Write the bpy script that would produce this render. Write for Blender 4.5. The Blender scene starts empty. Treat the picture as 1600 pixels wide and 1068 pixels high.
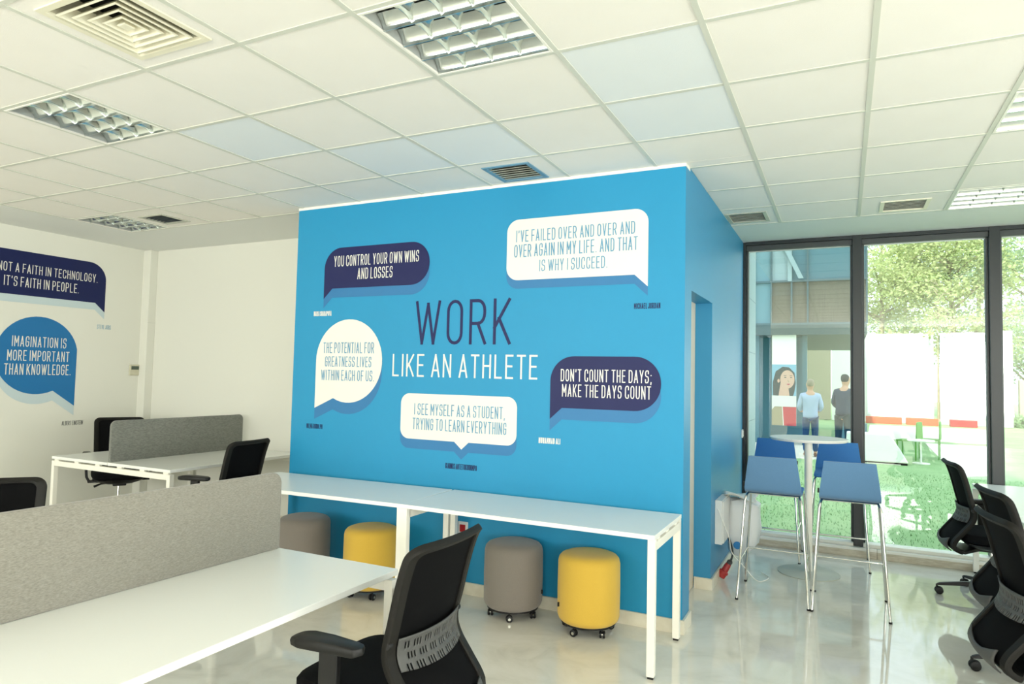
import bpy, math, random
from mathutils import Vector, Matrix

random.seed(7)
PI = math.pi
col = bpy.context.scene.collection
sc = bpy.context.scene

# ------------------------------------------------------------------ camera
H = 2.93
CAM = Vector((0.4858, -2.576, 1.5525))
YAW, PITCH, ROLL = 0.45763, 0.05088, 0.021986
cd = bpy.data.cameras.new('camera')
cam = bpy.data.objects.new('camera', cd)
col.objects.link(cam)
f = Vector((-math.sin(YAW)*math.cos(PITCH), math.cos(YAW)*math.cos(PITCH), math.sin(PITCH)))
r0 = Vector((math.cos(YAW), math.sin(YAW), 0))
u0 = r0.cross(f)
R = math.cos(ROLL)*r0 + math.sin(ROLL)*u0
U = -math.sin(ROLL)*r0 + math.cos(ROLL)*u0
m = Matrix((R, U, -f)).transposed().to_4x4()
m.translation = CAM
cam.matrix_world = m
cd.sensor_width = 36.0
cd.lens = 1053.85/1600*36
cd.clip_start = 0.05
cd.clip_end = 300
sc.camera = cam

# ------------------------------------------------------------------ world, sun, exposure
sc.view_settings.view_transform = 'Standard'
sc.view_settings.look = 'None'
sc.view_settings.gamma = 1
sc.view_settings.use_curve_mapping = False
sc.view_settings.exposure = 0.35
w = bpy.data.worlds.new('sky'); sc.world = w
w.use_nodes = True
bg = w.node_tree.nodes['Background']
bg.inputs[0].default_value = (0.80, 0.92, 1.0, 1)
bg.inputs[1].default_value = 2.3
def light(kind, name, loc, energy, color, **k):
    l = bpy.data.lights.new(name, kind); l.energy = energy; l.color = color
    for a, b in k.items(): setattr(l, a, b)
    o = bpy.data.objects.new(name, l); o.location = loc; col.objects.link(o)
    return o
s = light('SUN', 'sun', (0, -10, 30), 6.0, (1, .95, .86), angle=.01)
s.rotation_euler = Vector((0.04, 0.82, -0.57)).to_track_quat('-Z', 'Y').to_euler()
# area lights at unseen rear windows; the left pair is added fill
REAR_Y = -7.0
REAR = [(-6.2, -4.2), (-4.0, -2.0), (.95, 2.33), (2.47, 3.85)]
SIDE = [(-6.3, -4.1), (-3.6, -1.4), (-.9, 1.3)]  # side windows added to brighten the ceiling and left wall
TILT = math.radians(28)     # area lights aimed upward to brighten the ceiling
for x0, x1 in REAR:
    o = light('AREA', 'rear_window_fill', ((x0+x1)/2, REAR_Y+.10, 1.75), (118 if x1 < 0 else 125)*(x1-x0)/2, (1.0, .95, .88), shape='RECTANGLE', size=x1-x0-.1, size_y=1.9)
    o.rotation_euler = (PI/2+TILT, 0, 0)
for y0, y1 in SIDE:
    o = light('AREA', 'side_fill_light', (5.20, (y0+y1)/2, 1.75), 88, (1.0, .95, .89), shape='RECTANGLE', size=y1-y0-.1, size_y=1.9)
    o.rotation_euler = (PI/2+TILT, 0, PI/2)
sc.cycles.max_bounces = 10
sc.cycles.diffuse_bounces = 5
sc.cycles.glossy_bounces = 5
sc.cycles.transparent_max_bounces = 16
sc.cycles.sample_clamp_indirect = 6
sc.cycles.caustics_reflective = False
sc.cycles.caustics_refractive = False
sc.cycles.use_denoising = True

# ------------------------------------------------------------------ materials
def lin(c):
    if isinstance(c, str): c = [int(c[i:i+2], 16) for i in (0, 2, 4)]
    return tuple((v/255/12.92 if v/255 <= .04045 else ((v/255+.055)/1.055)**2.4) for v in c) + (1,)
def mat(name, c, rough=.6, metal=0, spec=.5, noise=None, bump=None, scale=None, sheen=0, stretch=None, trans=0):
    """noise=(scale, other colour, amount); bump=(scale, strength)"""
    mt = bpy.data.materials.new(name); mt.use_nodes = True
    nt = mt.node_tree; b = nt.nodes['Principled BSDF']
    b.inputs['Base Color'].default_value = lin(c)
    b.inputs['Roughness'].default_value = rough
    b.inputs['Metallic'].default_value = metal
    b.inputs['Specular IOR Level'].default_value = spec
    if sheen: b.inputs['Sheen Weight'].default_value = sheen
    tc = nt.nodes.new('ShaderNodeTexCoord')
    mp = nt.nodes.new('ShaderNodeMapping')
    nt.links.new(tc.outputs['Object'], mp.inputs[0])
    if stretch: mp.inputs['Scale'].default_value = stretch
    if noise:
        n = nt.nodes.new('ShaderNodeTexNoise'); n.inputs['Scale'].default_value = noise[0]
        n.inputs['Detail'].default_value = 6
        nt.links.new(mp.outputs[0], n.inputs['Vector'])
        rp = nt.nodes.new('ShaderNodeValToRGB')
        rp.color_ramp.elements[0].position = .5-.5*noise[2]; rp.color_ramp.elements[1].position = .5+.5*noise[2]
        rp.color_ramp.elements[0].color = lin(c); rp.color_ramp.elements[1].color = lin(noise[1])
        nt.links.new(n.outputs[0], rp.inputs[0]); nt.links.new(rp.outputs[0], b.inputs['Base Color'])
    if bump:
        n = nt.nodes.new('ShaderNodeTexNoise'); n.inputs['Scale'].default_value = bump[0]
        nt.links.new(mp.outputs[0], n.inputs['Vector'])
        bp = nt.nodes.new('ShaderNodeBump'); bp.inputs['Strength'].default_value = bump[1]; bp.inputs['Distance'].default_value = .002
        nt.links.new(n.outputs[0], bp.inputs['Height']); nt.links.new(bp.outputs[0], b.inputs['Normal'])
    if trans:
        t = nt.nodes.new('ShaderNodeBsdfTranslucent'); t.inputs[0].default_value = lin(c)
        if noise: nt.links.new(rp.outputs[0], t.inputs[0])
        mx = nt.nodes.new('ShaderNodeMixShader'); mx.inputs[0].default_value = trans
        out = nt.nodes['Material Output']
        nt.links.new(b.outputs[0], mx.inputs[1]); nt.links.new(t.outputs[0], mx.inputs[2]); nt.links.new(mx.outputs[0], out.inputs[0])
    return mt
def glass_mat(name, tint, base=.06):
    mt = bpy.data.materials.new(name); mt.use_nodes = True
    nt = mt.node_tree; nt.nodes.clear(); N = nt.nodes.new; L = nt.links.new
    out = N('ShaderNodeOutputMaterial'); tr = N('ShaderNodeBsdfTransparent'); tr.inputs[0].default_value = tint
    gl = N('ShaderNodeBsdfGlossy'); gl.inputs['Roughness'].default_value = 0.0
    ge = N('ShaderNodeNewGeometry'); dt = N('ShaderNodeVectorMath'); dt.operation = 'DOT_PRODUCT'
    L(ge.outputs['Incoming'], dt.inputs[0]); L(ge.outputs['Normal'], dt.inputs[1])
    ab = N('ShaderNodeMath'); ab.operation = 'ABSOLUTE'; L(dt.outputs['Value'], ab.inputs[0])
    sb = N('ShaderNodeMath'); sb.operation = 'SUBTRACT'; sb.inputs[0].default_value = 1; L(ab.outputs[0], sb.inputs[1])
    pw = N('ShaderNodeMath'); pw.operation = 'POWER'; pw.inputs[1].default_value = 5; L(sb.outputs[0], pw.inputs[0])
    ma = N('ShaderNodeMath'); ma.operation = 'MULTIPLY_ADD'; ma.inputs[1].default_value = 1-base; ma.inputs[2].default_value = base; L(pw.outputs[0], ma.inputs[0])
    mx = N('ShaderNodeMixShader'); L(ma.outputs[0], mx.inputs[0]); L(tr.outputs[0], mx.inputs[1]); L(gl.outputs[0], mx.inputs[2]); L(mx.outputs[0], out.inputs[0])
    return mt
M = {}
M['tile'] = mat('tile', 'EEEBE5', .9, noise=(3, 'EAE7E0', .6), bump=(180, .25))
M['tile_blue_reflect'] = mat('tile_blue_reflect', 'E3E8EA', .9, noise=(3, 'DFE5E8', .6), bump=(180, .25))  # bluish reflected tint on a few tiles, put into their colour
M['grid'] = mat('grid', 'CFD1C6', .5)
M['plaster'] = mat('plaster', 'E2E4E0', .85, bump=(60, .08))
M['wall_white'] = mat('wall_white', 'E2E2D8', .75, bump=(90, .08))
M['blue'] = mat('blue', '158DBC', .55, noise=(2.0, '148BB9', .8), bump=(120, .12))
M['blue_glare'] = mat('blue_glare', '3089B6', .45, noise=(2.0, '2E87B3', .8), bump=(120, .12))  # same paint as the front wall, with the glare put into its colour
M['marble'] = mat('marble', 'E6E2D2', .3, noise=(9, 'CFC7B2', .5))
M['sill_marble'] = mat('sill_marble', 'DCD6C6', .3, noise=(14, 'B8AC96', .5), stretch=(1, 1, 6))
M['white'] = mat('white', 'F2F0E8', .35)
M['desk'] = mat('desk', 'ECEEEA', .25)
M['desk_edge'] = mat('desk_edge', 'F6F4EC', .4)
M['metal_white'] = mat('metal_white', 'F0EEE4', .35)
M['felt'] = mat('felt', '9B988D', .95, noise=(230, '7A776E', .5), bump=(300, .6), stretch=(2, .45, 1.6), sheen=.3)
M['felt_dark'] = mat('felt_dark', '84867F', .95, noise=(90, '6C6E68', .35), bump=(300, .6), stretch=(2, .5, 1.6), sheen=.3)
M['black'] = mat('black', '131313', .45, spec=.35)
M['black_rail'] = mat('black_rail', '161512', .6, spec=.25, bump=(400, .3))
M['mesh_black'] = mat('mesh_black', '060607', .9, spec=.12, noise=(500, '0B0C0E', .5), bump=(700, .3))
M['seat_black'] = mat('seat_black', '0C0D0F', .95, spec=.15, noise=(500, '121316', .5), bump=(600, .5))
M['lumbar'] = mat('lumbar', '484948', .55)
M['chrome'] = mat('chrome', 'D8D8D4', .08, metal=1)
M['mirror'] = mat('mirror', 'CDD3D0', .17, metal=1)
M['housing'] = mat('housing', 'B4BAB6', .5)
M['tube'] = mat('tube', 'F4F4F0', .3)
M['dark_gap'] = mat('dark_gap', '14120F', .9)
M['vent_white'] = mat('vent_white', 'E6E2CC', .5)
M['vent_grey'] = mat('vent_grey', 'B7B9AC', .45)
M['vent_dark'] = mat('vent_dark', '5C6468', .5)
M['vent_blue'] = mat('vent_blue', '6E97AE', .5)
M['grey_cloth'] = mat('grey_cloth', '837C74', .95, noise=(350, '766F68', .5), bump=(500, .5), sheen=.3)
M['yellow_cloth'] = mat('yellow_cloth', 'DDB748', .9, noise=(350, 'D2AB3E', .5), bump=(500, .5), sheen=.2)
M['stool_blue'] = mat('stool_blue', '5880A6', .8, noise=(300, '50799E', .5), bump=(500, .4), sheen=.2)
M['stool_blue_dark'] = mat('stool_blue_dark', '3878BA', .8, noise=(300, '3472B2', .5), bump=(500, .4))
M['frame_dark'] = mat('frame_dark', '22282A', .35)
M['frame_grey'] = mat('frame_grey', '3C4141', .4)
M['frame_light'] = mat('frame_light', 'C9CFCC', .35)
M['glass'] = glass_mat('glass', (.90, .95, .94, 1), .10)
M['navy'] = mat('navy', '191F52', .5, spec=.3)
M['navy_left'] = mat('navy_left', '111C4E', .5, spec=.3)
M['print_white'] = mat('print_white', 'E4E2DA', .5)
M['print_shadow'] = mat('print_shadow', '2571A6', .5)
M['print_shadow_light'] = mat('print_shadow_light', 'C2D2D6', .5)
M['print_blue'] = mat('print_blue', '0F6EAA', .5)
M['print_text_blue'] = mat('print_text_blue', '5E96B8', .5)
M['print_name'] = mat('print_name', '6FA3BC', .5)
M['red'] = mat('red', 'B01A20', .4)
M['plug_red'] = mat('plug_red', 'A8302E', .4)
M['door'] = mat('door', 'D6CDBB', .5)
M['plastic_white'] = mat('plastic_white', 'E4E4E0', .3)
M['bag'] = mat('bag', 'E2E6E8', .35, bump=(14, .9))
M['sticker'] = mat('sticker', '2C7FC0', .4)
M['lcd'] = mat('lcd', '4B5A4C', .3)
M['beige'] = mat('beige', 'C9C5AE', .5)
# polished floor
def floor_mat():
    mt = mat('floor', 'D9D5C8', .13, spec=.9)
    nt = mt.node_tree; b = nt.nodes['Principled BSDF']; N = nt.nodes.new; L = nt.links.new
    tc = N('ShaderNodeTexCoord')
    n1 = N('ShaderNodeTexNoise'); n1.inputs['Scale'].default_value = 3.2; n1.inputs['Detail'].default_value = 9; n1.inputs['Roughness'].default_value = .62; n1.inputs['Distortion'].default_value = .8
    L(tc.outputs['Object'], n1.inputs['Vector'])
    rp = N('ShaderNodeValToRGB'); e = rp.color_ramp.elements
    e[0].position = .32; e[0].color = lin('D3D1C6'); e[1].position = .62; e[1].color = lin('E6E4DB')
    x = e.new(.46); x.color = lin('DFDDD2')
    L(n1.outputs[0], rp.inputs[0]); L(rp.outputs[0], b.inputs['Base Color'])
    n2 = N('ShaderNodeTexNoise'); n2.inputs['Scale'].default_value = 5; n2.inputs['Detail'].default_value = 5
    L(tc.outputs['Object'], n2.inputs['Vector'])
    mr = N('ShaderNodeMapRange'); mr.inputs[3].default_value = .015; mr.inputs[4].default_value = .08
    L(n2.outputs[0], mr.inputs[0]); L(mr.outputs[0], b.inputs['Roughness'])
    n3 = N('ShaderNodeTexNoise'); n3.inputs['Scale'].default_value = 1.6; L(tc.outputs['Object'], n3.inputs['Vector'])
    bp = N('ShaderNodeBump'); bp.inputs['Strength'].default_value = .03; bp.inputs['Distance'].default_value = .003
    L(n3.outputs[0], bp.inputs['Height']); L(bp.outputs[0], b.inputs['Normal'])
    return mt
M['floor'] = floor_mat()
# outdoors
M['lawn'] = mat('lawn', '7FA66A', .95, noise=(1.3, 'A2BC86', .7), bump=(60, .8))
M['blade'] = mat('blade', '7AA566', .8, noise=(4, '668F56', .6), trans=.3)
M['paving'] = mat('paving', 'E9E2D2', .8)
M['hoarding'] = mat('hoarding', 'F4F1EA', .6)  # white for the reflection panels, the poster and the pale tables
M['cream_panel'] = mat('cream_panel', 'B5A98F', .7)
M['orange'] = mat('orange', 'C9552F', .7)
M['leaf_a'] = mat('leaf_a', 'B2BA7A', .7, noise=(.5, 'CDD29C', .6), trans=.45)
M['leaf_b'] = mat('leaf_b', '98AE84', .7, noise=(.5, 'B4C6A0', .6), trans=.4)
M['bark'] = mat('bark', 'A39678', .9, noise=(6, '8A7C62', .5))
M['fac_glass'] = mat('fac_glass', '587E8C', .15, spec=.7)
M['fac_glass_pale'] = mat('fac_glass_pale', '7F9FAA', .2, spec=.7)
M['fac_brown'] = mat('fac_brown', '7A705F', .7, noise=(8, '6A6052', .5), stretch=(6, 1, .3))
M['fac_grey'] = mat('fac_grey', '6F7E82', .7)
M['fac_white'] = mat('fac_white', 'A9B9BE', .6)
M['fac_frame'] = mat('fac_frame', '5B6E74', .5)
M['fac_soffit'] = mat('fac_soffit', '4E5F60', .8)
M['teal'] = mat('teal', '4F7884', .5)
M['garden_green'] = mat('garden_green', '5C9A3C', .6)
M['skin'] = mat('skin', 'C99A7E', .6)
M['shirt'] = mat('shirt', 'A9B6D2', .85)
M['jeans'] = mat('jeans', '22406A', .9)
M['shoe'] = mat('shoe', '7A4E34', .5)
M['jacket'] = mat('jacket', '24364E', .8)
M['dark_trousers'] = mat('dark_trousers', '1C3440', .9)
M['hair_grey'] = mat('hair_grey', '9A8B78', .8)
M['hair_dark'] = mat('hair_dark', '23272B', .7)
M['poster_sky'] = mat('poster_sky', '84B4CC', .5)
M['poster_face'] = mat('poster_face', 'D6AC98', .5)
M['poster_hair'] = mat('poster_hair', '2C3A40', .5)
M['poster_lip'] = mat('poster_lip', 'B8485A', .5)
M['poster_red'] = mat('poster_red', 'C83C48', .5)
M['poster_tan'] = mat('poster_tan', 'A99A7C', .5)

# ------------------------------------------------------------------ helpers
class MB:
    def __init__(s): s.v = []; s.f = []
    def add(s, v, f):
        n = len(s.v); s.v += [tuple(p) for p in v]; s.f += [tuple(i+n for i in q) for q in f]; return s
    def box(s, x0, x1, y0, y1, z0, z1):
        return s.add([(x0,y0,z0),(x1,y0,z0),(x1,y1,z0),(x0,y1,z0),(x0,y0,z1),(x1,y0,z1),(x1,y1,z1),(x0,y1,z1)],
                     [(3,2,1,0),(4,5,6,7),(0,1,5,4),(1,2,6,5),(2,3,7,6),(3,0,4,7)])
    def cbox(s, c, d): return s.box(c[0]-d[0]/2, c[0]+d[0]/2, c[1]-d[1]/2, c[1]+d[1]/2, c[2]-d[2]/2, c[2]+d[2]/2)
    def loft(s, loops, close=True, cap=True):
        n = len(loops[0]); v = [p for l in loops for p in l]; f_ = []
        for i in range(len(loops)-1):
            for k in range(n if close else n-1):
                k2 = (k+1) % n
                f_.append((i*n+k, i*n+k2, (i+1)*n+k2, (i+1)*n+k))
        if cap: f_.append(tuple(range(n-1, -1, -1))); f_.append(tuple((len(loops)-1)*n+k for k in range(n)))
        return s.add(v, f_)
    def tube(s, pts, r, n=10, cap=True):
        pts = [Vector(p) for p in pts]; rs = r if isinstance(r, (list, tuple)) else [r]*len(pts)
        loops = []; prev = None
        for i, p in enumerate(pts):
            a = pts[max(i-1, 0)]; b = pts[min(i+1, len(pts)-1)]; t = (b-a).normalized()
            if prev is None:
                up = Vector((0,0,1)) if abs(t.z) < .9 else Vector((1,0,0))
                e = t.cross(up).normalized()
            else:
                e = (prev-t*prev.dot(t)).normalized()
            prev = e; g = t.cross(e)
            loops.append([p+rs[i]*(math.cos(2*PI*k/n)*e+math.sin(2*PI*k/n)*g) for k in range(n)])
        return s.loft(loops, cap=cap)
    def lathe(s, prof, c=(0,0,0), n=32, cap=True):
        return s.loft([[(c[0]+r*math.cos(2*PI*k/n), c[1]+r*math.sin(2*PI*k/n), c[2]+z) for k in range(n)] for r, z in prof], cap=cap)
    def prism(s, poly, y0, y1, plane='xz'):
        n = len(poly)
        if plane == 'xz': a = [(x, y0, z) for x, z in poly]; b = [(x, y1, z) for x, z in poly]
        elif plane == 'yz': a = [(y0, x, z) for x, z in poly]; b = [(y1, x, z) for x, z in poly]
        else: a = [(x, z, y0) for x, z in poly]; b = [(x, z, y1) for x, z in poly]
        return s.loft([a, b])
    def xform(s, mtx):
        s.v = [tuple(mtx @ Vector(p)) for p in s.v]; return s
    def build(s, name, material, parent=None, smooth=False, bevel=0, kind=None, recalc=True):
        me = bpy.data.meshes.new(name); me.from_pydata(s.v, [], s.f); me.materials.append(M[material] if isinstance(material, str) else material)
        if recalc:
            import bmesh
            b = bmesh.new(); b.from_mesh(me); bmesh.ops.recalc_face_normals(b, faces=b.faces); b.to_mesh(me); b.free()
        o = bpy.data.objects.new(name, me); col.objects.link(o)
        if parent: o.parent = parent
        if smooth:
            me.shade_smooth()
            try: me.set_sharp_from_angle(angle=math.radians(40))
            except Exception: pass
        if bevel:
            bv = o.modifiers.new('bevel', 'BEVEL'); bv.width = bevel; bv.segments = 2; bv.limit_method = 'ANGLE'
        if kind: o['kind'] = kind
        return o
def empty(name, loc=(0,0,0), rz=0, kind=None):
    o = bpy.data.objects.new(name, None); o.location = loc; o.rotation_euler = (0, 0, rz); o.empty_display_size = .1
    col.objects.link(o)
    if kind: o['kind'] = kind
    return o
def tag(o, label, cat, group=None):
    o['label'] = label; o['category'] = cat
    if group: o['group'] = group
    return o
def children(o): return [c for c in bpy.data.objects if c.parent == o]
def dup(root, loc=None, rz=None, label=None, parent=None):
    c = root.copy(); col.objects.link(c); c.parent = parent
    if loc is not None: c.location = loc
    if rz is not None: c.rotation_euler = (0, 0, rz)
    if label: c['label'] = label
    for ch in children(root): dup(ch, parent=c)
    return c
def box(name, x0, x1, y0, y1, z0, z1, material, parent=None, kind=None, bevel=0):
    return MB().box(x0, x1, y0, y1, z0, z1).build(name, material, parent, bevel=bevel, kind=kind)
def fillet(pts, closed=True, seg=6):
    """pts: (x, y[, r]); returns a list of 2D points with the corners rounded"""
    out = []; n = len(pts)
    for i, p in enumerate(pts):
        r = p[2] if len(p) > 2 else 0
        if r == 0 or (not closed and i in (0, n-1)): out.append((p[0], p[1])); continue
        a = Vector(pts[i-1][:2]); b = Vector(p[:2]); c = Vector(pts[(i+1) % n][:2])
        d1 = (a-b); d2 = (c-b); l1 = d1.length; l2 = d2.length; d1.normalize(); d2.normalize()
        ang = math.acos(max(-1, min(1, d1.dot(d2))))
        if ang > PI-.02: out.append((p[0], p[1])); continue
        t = min(r/math.tan(ang/2), l1*.499, l2*.499)
        rr = t*math.tan(ang/2); bis = (d1+d2).normalized(); cen = b+bis*(rr/math.sin(ang/2))
        s0 = b+d1*t-cen; s1 = b+d2*t-cen
        a0 = math.atan2(s0.y, s0.x); da = math.atan2(s1.y, s1.x)-a0
        while da > PI: da -= 2*PI
        while da < -PI: da += 2*PI
        for k in range(seg+1):
            q = a0+da*k/seg; out.append((cen.x+rr*math.cos(q), cen.y+rr*math.sin(q)))
    return out
def struct(o): o['kind'] = 'structure'; return o

# ------------------------------------------------------------------ room shell
YW = 1.683          # front face of the blue wall
XL, XC = -3.645, -0.408
XWL = -6.87         # left wall
XWR = 5.3
YB = 2.64           # white back wall
YG = 4.42           # window wall
fl = box('floor', XWL-.2, XWR+.2, REAR_Y-.2, YG+.1, -.1, 0, 'floor', kind='structure')
roof = box('roof_slab', XWL-.4, XWR+.4, REAR_Y-4.5, YG+.35, 3.25, 3.6, 'plaster', kind='structure')  # deep rear overhang added to keep sun out of the rear windows
up = box('upper_shade_mass', XWL-3, 2.15, REAR_Y-4.5, YG+.35, 3.6, 16.0, 'plaster', kind='structure')  # unseen block, height set so its shadow covers lawn and opposite facade
wl = box('wall_left', XWL-.2, XWL, REAR_Y, YB+.2, 0, 3.2, 'wall_white', kind='structure')
wb = box('wall_back', XWL, XL+.02, YB, YB+.2, 0, 3.2, 'wall_white', kind='structure')
mb = MB()
ys = [REAR_Y] + [v for p in SIDE for v in p] + [YG+.1]
for i in range(0, len(ys), 2): mb.box(XWR, XWR+.2, ys[i], ys[i+1], 0, 3.2)
for y0, y1 in SIDE:
    mb.box(XWR, XWR+.2, y0, y1, 0, .78); mb.box(XWR, XWR+.2, y0, y1, 2.72, 3.2)
struct(mb.build('wall_right', 'wall_white'))
for y0, y1 in SIDE:
    b = MB()
    b.box(XWR+.04, XWR+.1, y0, y1, .78, .83); b.box(XWR+.04, XWR+.1, y0, y1, 2.67, 2.72)
    for y in (y0, (y0+y1)/2-.025, y1-.05): b.box(XWR+.04, XWR+.1, y, y+.05, .83, 2.67)
    wn = struct(b.build('window_right_added', 'frame_dark'))  # added opening that frames a side fill light
    box('pane', XWR+.06, XWR+.07, y0+.05, y1-.05, .83, 2.67, 'glass', wn)
mb = MB()
xs = [XWL] + [v for p in REAR for v in p] + [XWR]
for i in range(0, len(xs), 2): mb.box(xs[i], xs[i+1], REAR_Y-.2, REAR_Y, 0, 3.2)
for x0, x1 in REAR:
    mb.box(x0, x1, REAR_Y-.2, REAR_Y, 0, .78); mb.box(x0, x1, REAR_Y-.2, REAR_Y, 2.72, 3.2)
struct(mb.build('wall_rear', 'wall_white'))
for x0, x1 in REAR:
    b = MB()
    b.box(x0, x1, REAR_Y-.1, REAR_Y-.04, .78, .83); b.box(x0, x1, REAR_Y-.1, REAR_Y-.04, 2.67, 2.72)
    for x in (x0, (x0+x1)/2-.025, x1-.05): b.box(x, x+.05, REAR_Y-.1, REAR_Y-.04, .83, 2.67)
    wn = struct(b.build('window_rear_unseen', 'frame_dark'))  # unseen; the left pair is added to hold fill lights
    box('pane', x0+.05, x1-.05, REAR_Y-.08, REAR_Y-.07, .83, 2.67, 'glass', wn)
# blue box
wf = struct(box('wall_front', XL, XC-.001, YW, YW+.12, 0, H-.022, 'blue'))
box('trim', XL, XC+.002, YW-.004, YW+.12, H-.022, H-.001, 'white', wf)
mb = MB().box(XL, XL+.12, YW+.12, YB+.02, 0, 3.2)
struct(mb.build('wall_box_left', 'wall_white'))
D0, D1, DH = 1.885, 2.665, 2.14
mb = MB()
mb.box(XC-.125, XC, YW+.0005, D0, 0, H); mb.box(XC-.125, XC, D0, D1, DH, H); mb.box(XC-.125, XC, D1, YG+.1, 0, H)
ws = struct(mb.build('wall_side', 'blue_glare'))
dr = struct(box('door_1', XC-.165, XC-.126, D0-.02, D1+.02, .012, DH+.02, 'door'))
hn = MB().tube([(XC-.124, 1.98, 1.03), (XC-.09, 1.98, 1.03), (XC-.09, 2.08, 1.03)], .009).build('handle', 'chrome', dr, smooth=True)
# stone skirting, each length its own slab
BH = .085
def slabs(name, axis, a0, a1, fixed, out, n):
    root = empty(name, kind='structure')
    for k in range(n):
        p = a0+(a1-a0)*k/n; q = a0+(a1-a0)*(k+1)/n
        if axis == 'x': box('marble_slab', p+.001, q-.001, min(fixed, fixed+out), max(fixed, fixed+out), 0, BH, 'marble', root, bevel=.002)
        else: box('marble_slab', min(fixed, fixed+out), max(fixed, fixed+out), p+.001, q-.001, 0, BH, 'marble', root, bevel=.002)
slabs('baseboard_front', 'x', XL, XC+.016, YW, -.016, 6)
slabs('baseboard_side', 'y', YW-.0, D0, XC, .016, 1)
slabs('baseboard_passage', 'y', D1, 4.31, XC, .016, 3)
slabs('baseboard_jamb', 'x', XC-.12, XC+.016, D1, -.016, 1)
slabs('baseboard_left', 'y', REAR_Y, YB, XWL, .014, 12)
slabs('baseboard_back', 'x', XWL+.14, XL, YB, -.014, 5)
# vertical trunking in the white corner
tk = struct(box('trim_1', XWL, XWL+.13, YB-.095, YB, BH, H-.002, 'wall_white', bevel=.004))
box('trunking_joint', XWL+.129, XWL+.1315, YB-.096, YB, 2.08, 2.084, 'grid', tk)

# ------------------------------------------------------------------ ceiling
ceil = empty('ceiling', (0, 0, 0), kind='structure')
box('plaster_border', XWL, -6.012, REAR_Y, YB+.02, H, H+.05, 'plaster', ceil)
box('plaster_border', -6.012, XL+.02, 1.812, YB+.02, H, H+.05, 'plaster', ceil)
box('plaster_border', XC, XWR, 3.612, YG+.1, H, H+.05, 'plaster', ceil)
LIGHTS = [(-2,-1), (-6,-1), (-10,2), (2,2), (2,5)]
DIFF = [(-4,-2)]
VENTS = [(-3,2), (-9,2), (-1,5), (1,5)]
cool = {(-4,1), (-3,1)+(0,), (-1,0), (-1,1), (-5,0), (-4,2), (-6,2), (-5,1)}
J0, J1, I0, I1 = -8, 6, -10, 8
def tile_rect(i, j):
    x0, x1, y0, y1 = .6*i, .6*i+.6, .6*j, .6*j+.6
    if j == 2 and -7 < i < 0 and x1 <= XC+.3: pass
    return x0, x1, y0, y1
def solid(i, j):
    if j >= 3: return .6*i+.6 > XC+.02
    return True
proto = {}
LIGHTS2 = []
for j in range(J0, J1):
    for i in range(I0, I1):
        if not solid(i, j): continue
        x0, x1, y0, y1 = tile_rect(i, j)
        if j == 2 and x0 >= XL-.01 and x0 < XC-.01:
            y1c = YW-.001
            x1c = x1
        else: y1c, x1c = y1, x1
        x0c = x0
        if j == 2 and x0 < XL < x1: pass
        if j >= 3 and x0 < XC: x0c = XC
        if (i, j) in LIGHTS: LIGHTS2.append((i, j)); continue
        if (i, j) in DIFF: continue
        if y1c < y1 or x0c > x0 or (i, j) in VENTS: 
            if (i, j) in VENTS:
                vx0, vx1, vy0, vy1 = {(-3,2): (-1.675,-1.33,1.285,1.635), (-9,2): (-5.30,-4.975,1.37,1.675), (-1,5): (-.40,-.075,3.15,3.50), (1,5): (.74,1.07,3.16,3.51)}[(i, j)]
                b = MB()
                z0, z1 = H, H+.015
                b.box(x0c+.003, vx0, y0+.003, y1c-.003, z0, z1) if vx0 > x0c+.006 else None
                b.box(vx1, x1-.003, y0+.003, y1c-.003, z0, z1)
                b.box(vx0, vx1, y0+.003, vy0, z0, z1); b.box(vx0, vx1, vy1, y1c-.003, z0, z1)
                b.build('ceiling_tile', 'tile', ceil)
            else:
                box('ceiling_tile', x0c+.003, x1c-.003, y0+.003, y1c-.003, H, H+.015, 'tile', ceil)
                if i == -1 and j == 2: box('ceiling_tile', XC+.001, x1-.003, YW, y1-.003, H, H+.015, 'tile', ceil)
            continue
        key = 'tile_blue_reflect' if (i, j) in {(-5,0),(-4,1),(-3,1),(-1,0),(-1,1),(-5,2),(-6,2)} else 'tile'
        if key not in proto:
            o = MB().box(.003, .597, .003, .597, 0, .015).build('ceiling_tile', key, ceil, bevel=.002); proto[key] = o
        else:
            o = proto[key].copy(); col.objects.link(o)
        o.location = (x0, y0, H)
# exposed T bars, 24 mm
gz0, gz1 = H-.004, H+.012
for i in range(I0, I1+1):
    x = .6*i
    yend = 3.6 if x > XC else (YW if x > XL else 1.8)
    box('grid_bar', x-.012, x+.012, .6*J0, yend, gz0, gz1, 'grid', ceil)
for j in range(J0, J1+1):
    y = .6*j
    x0 = -6.0 if j <= 3 and y < 1.7 else XC
    if y > 1.7 and y < 1.9:
        box('grid_bar', -6.0, XL, y-.012, y+.012, gz0+.0008, gz1, 'grid', ceil)
    box('grid_bar', x0, .6*I1, y-.012, y+.012, gz0+.0008, gz1, 'grid', ceil)
box('plaster_border', .6*I1+.012, XWR, REAR_Y, 3.612, H, H+.05, 'plaster', ceil)
box('plaster_border', -6.012, .6*I1+.012, REAR_Y, .6*J0-.012, H, H+.05, 'plaster', ceil)

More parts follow.
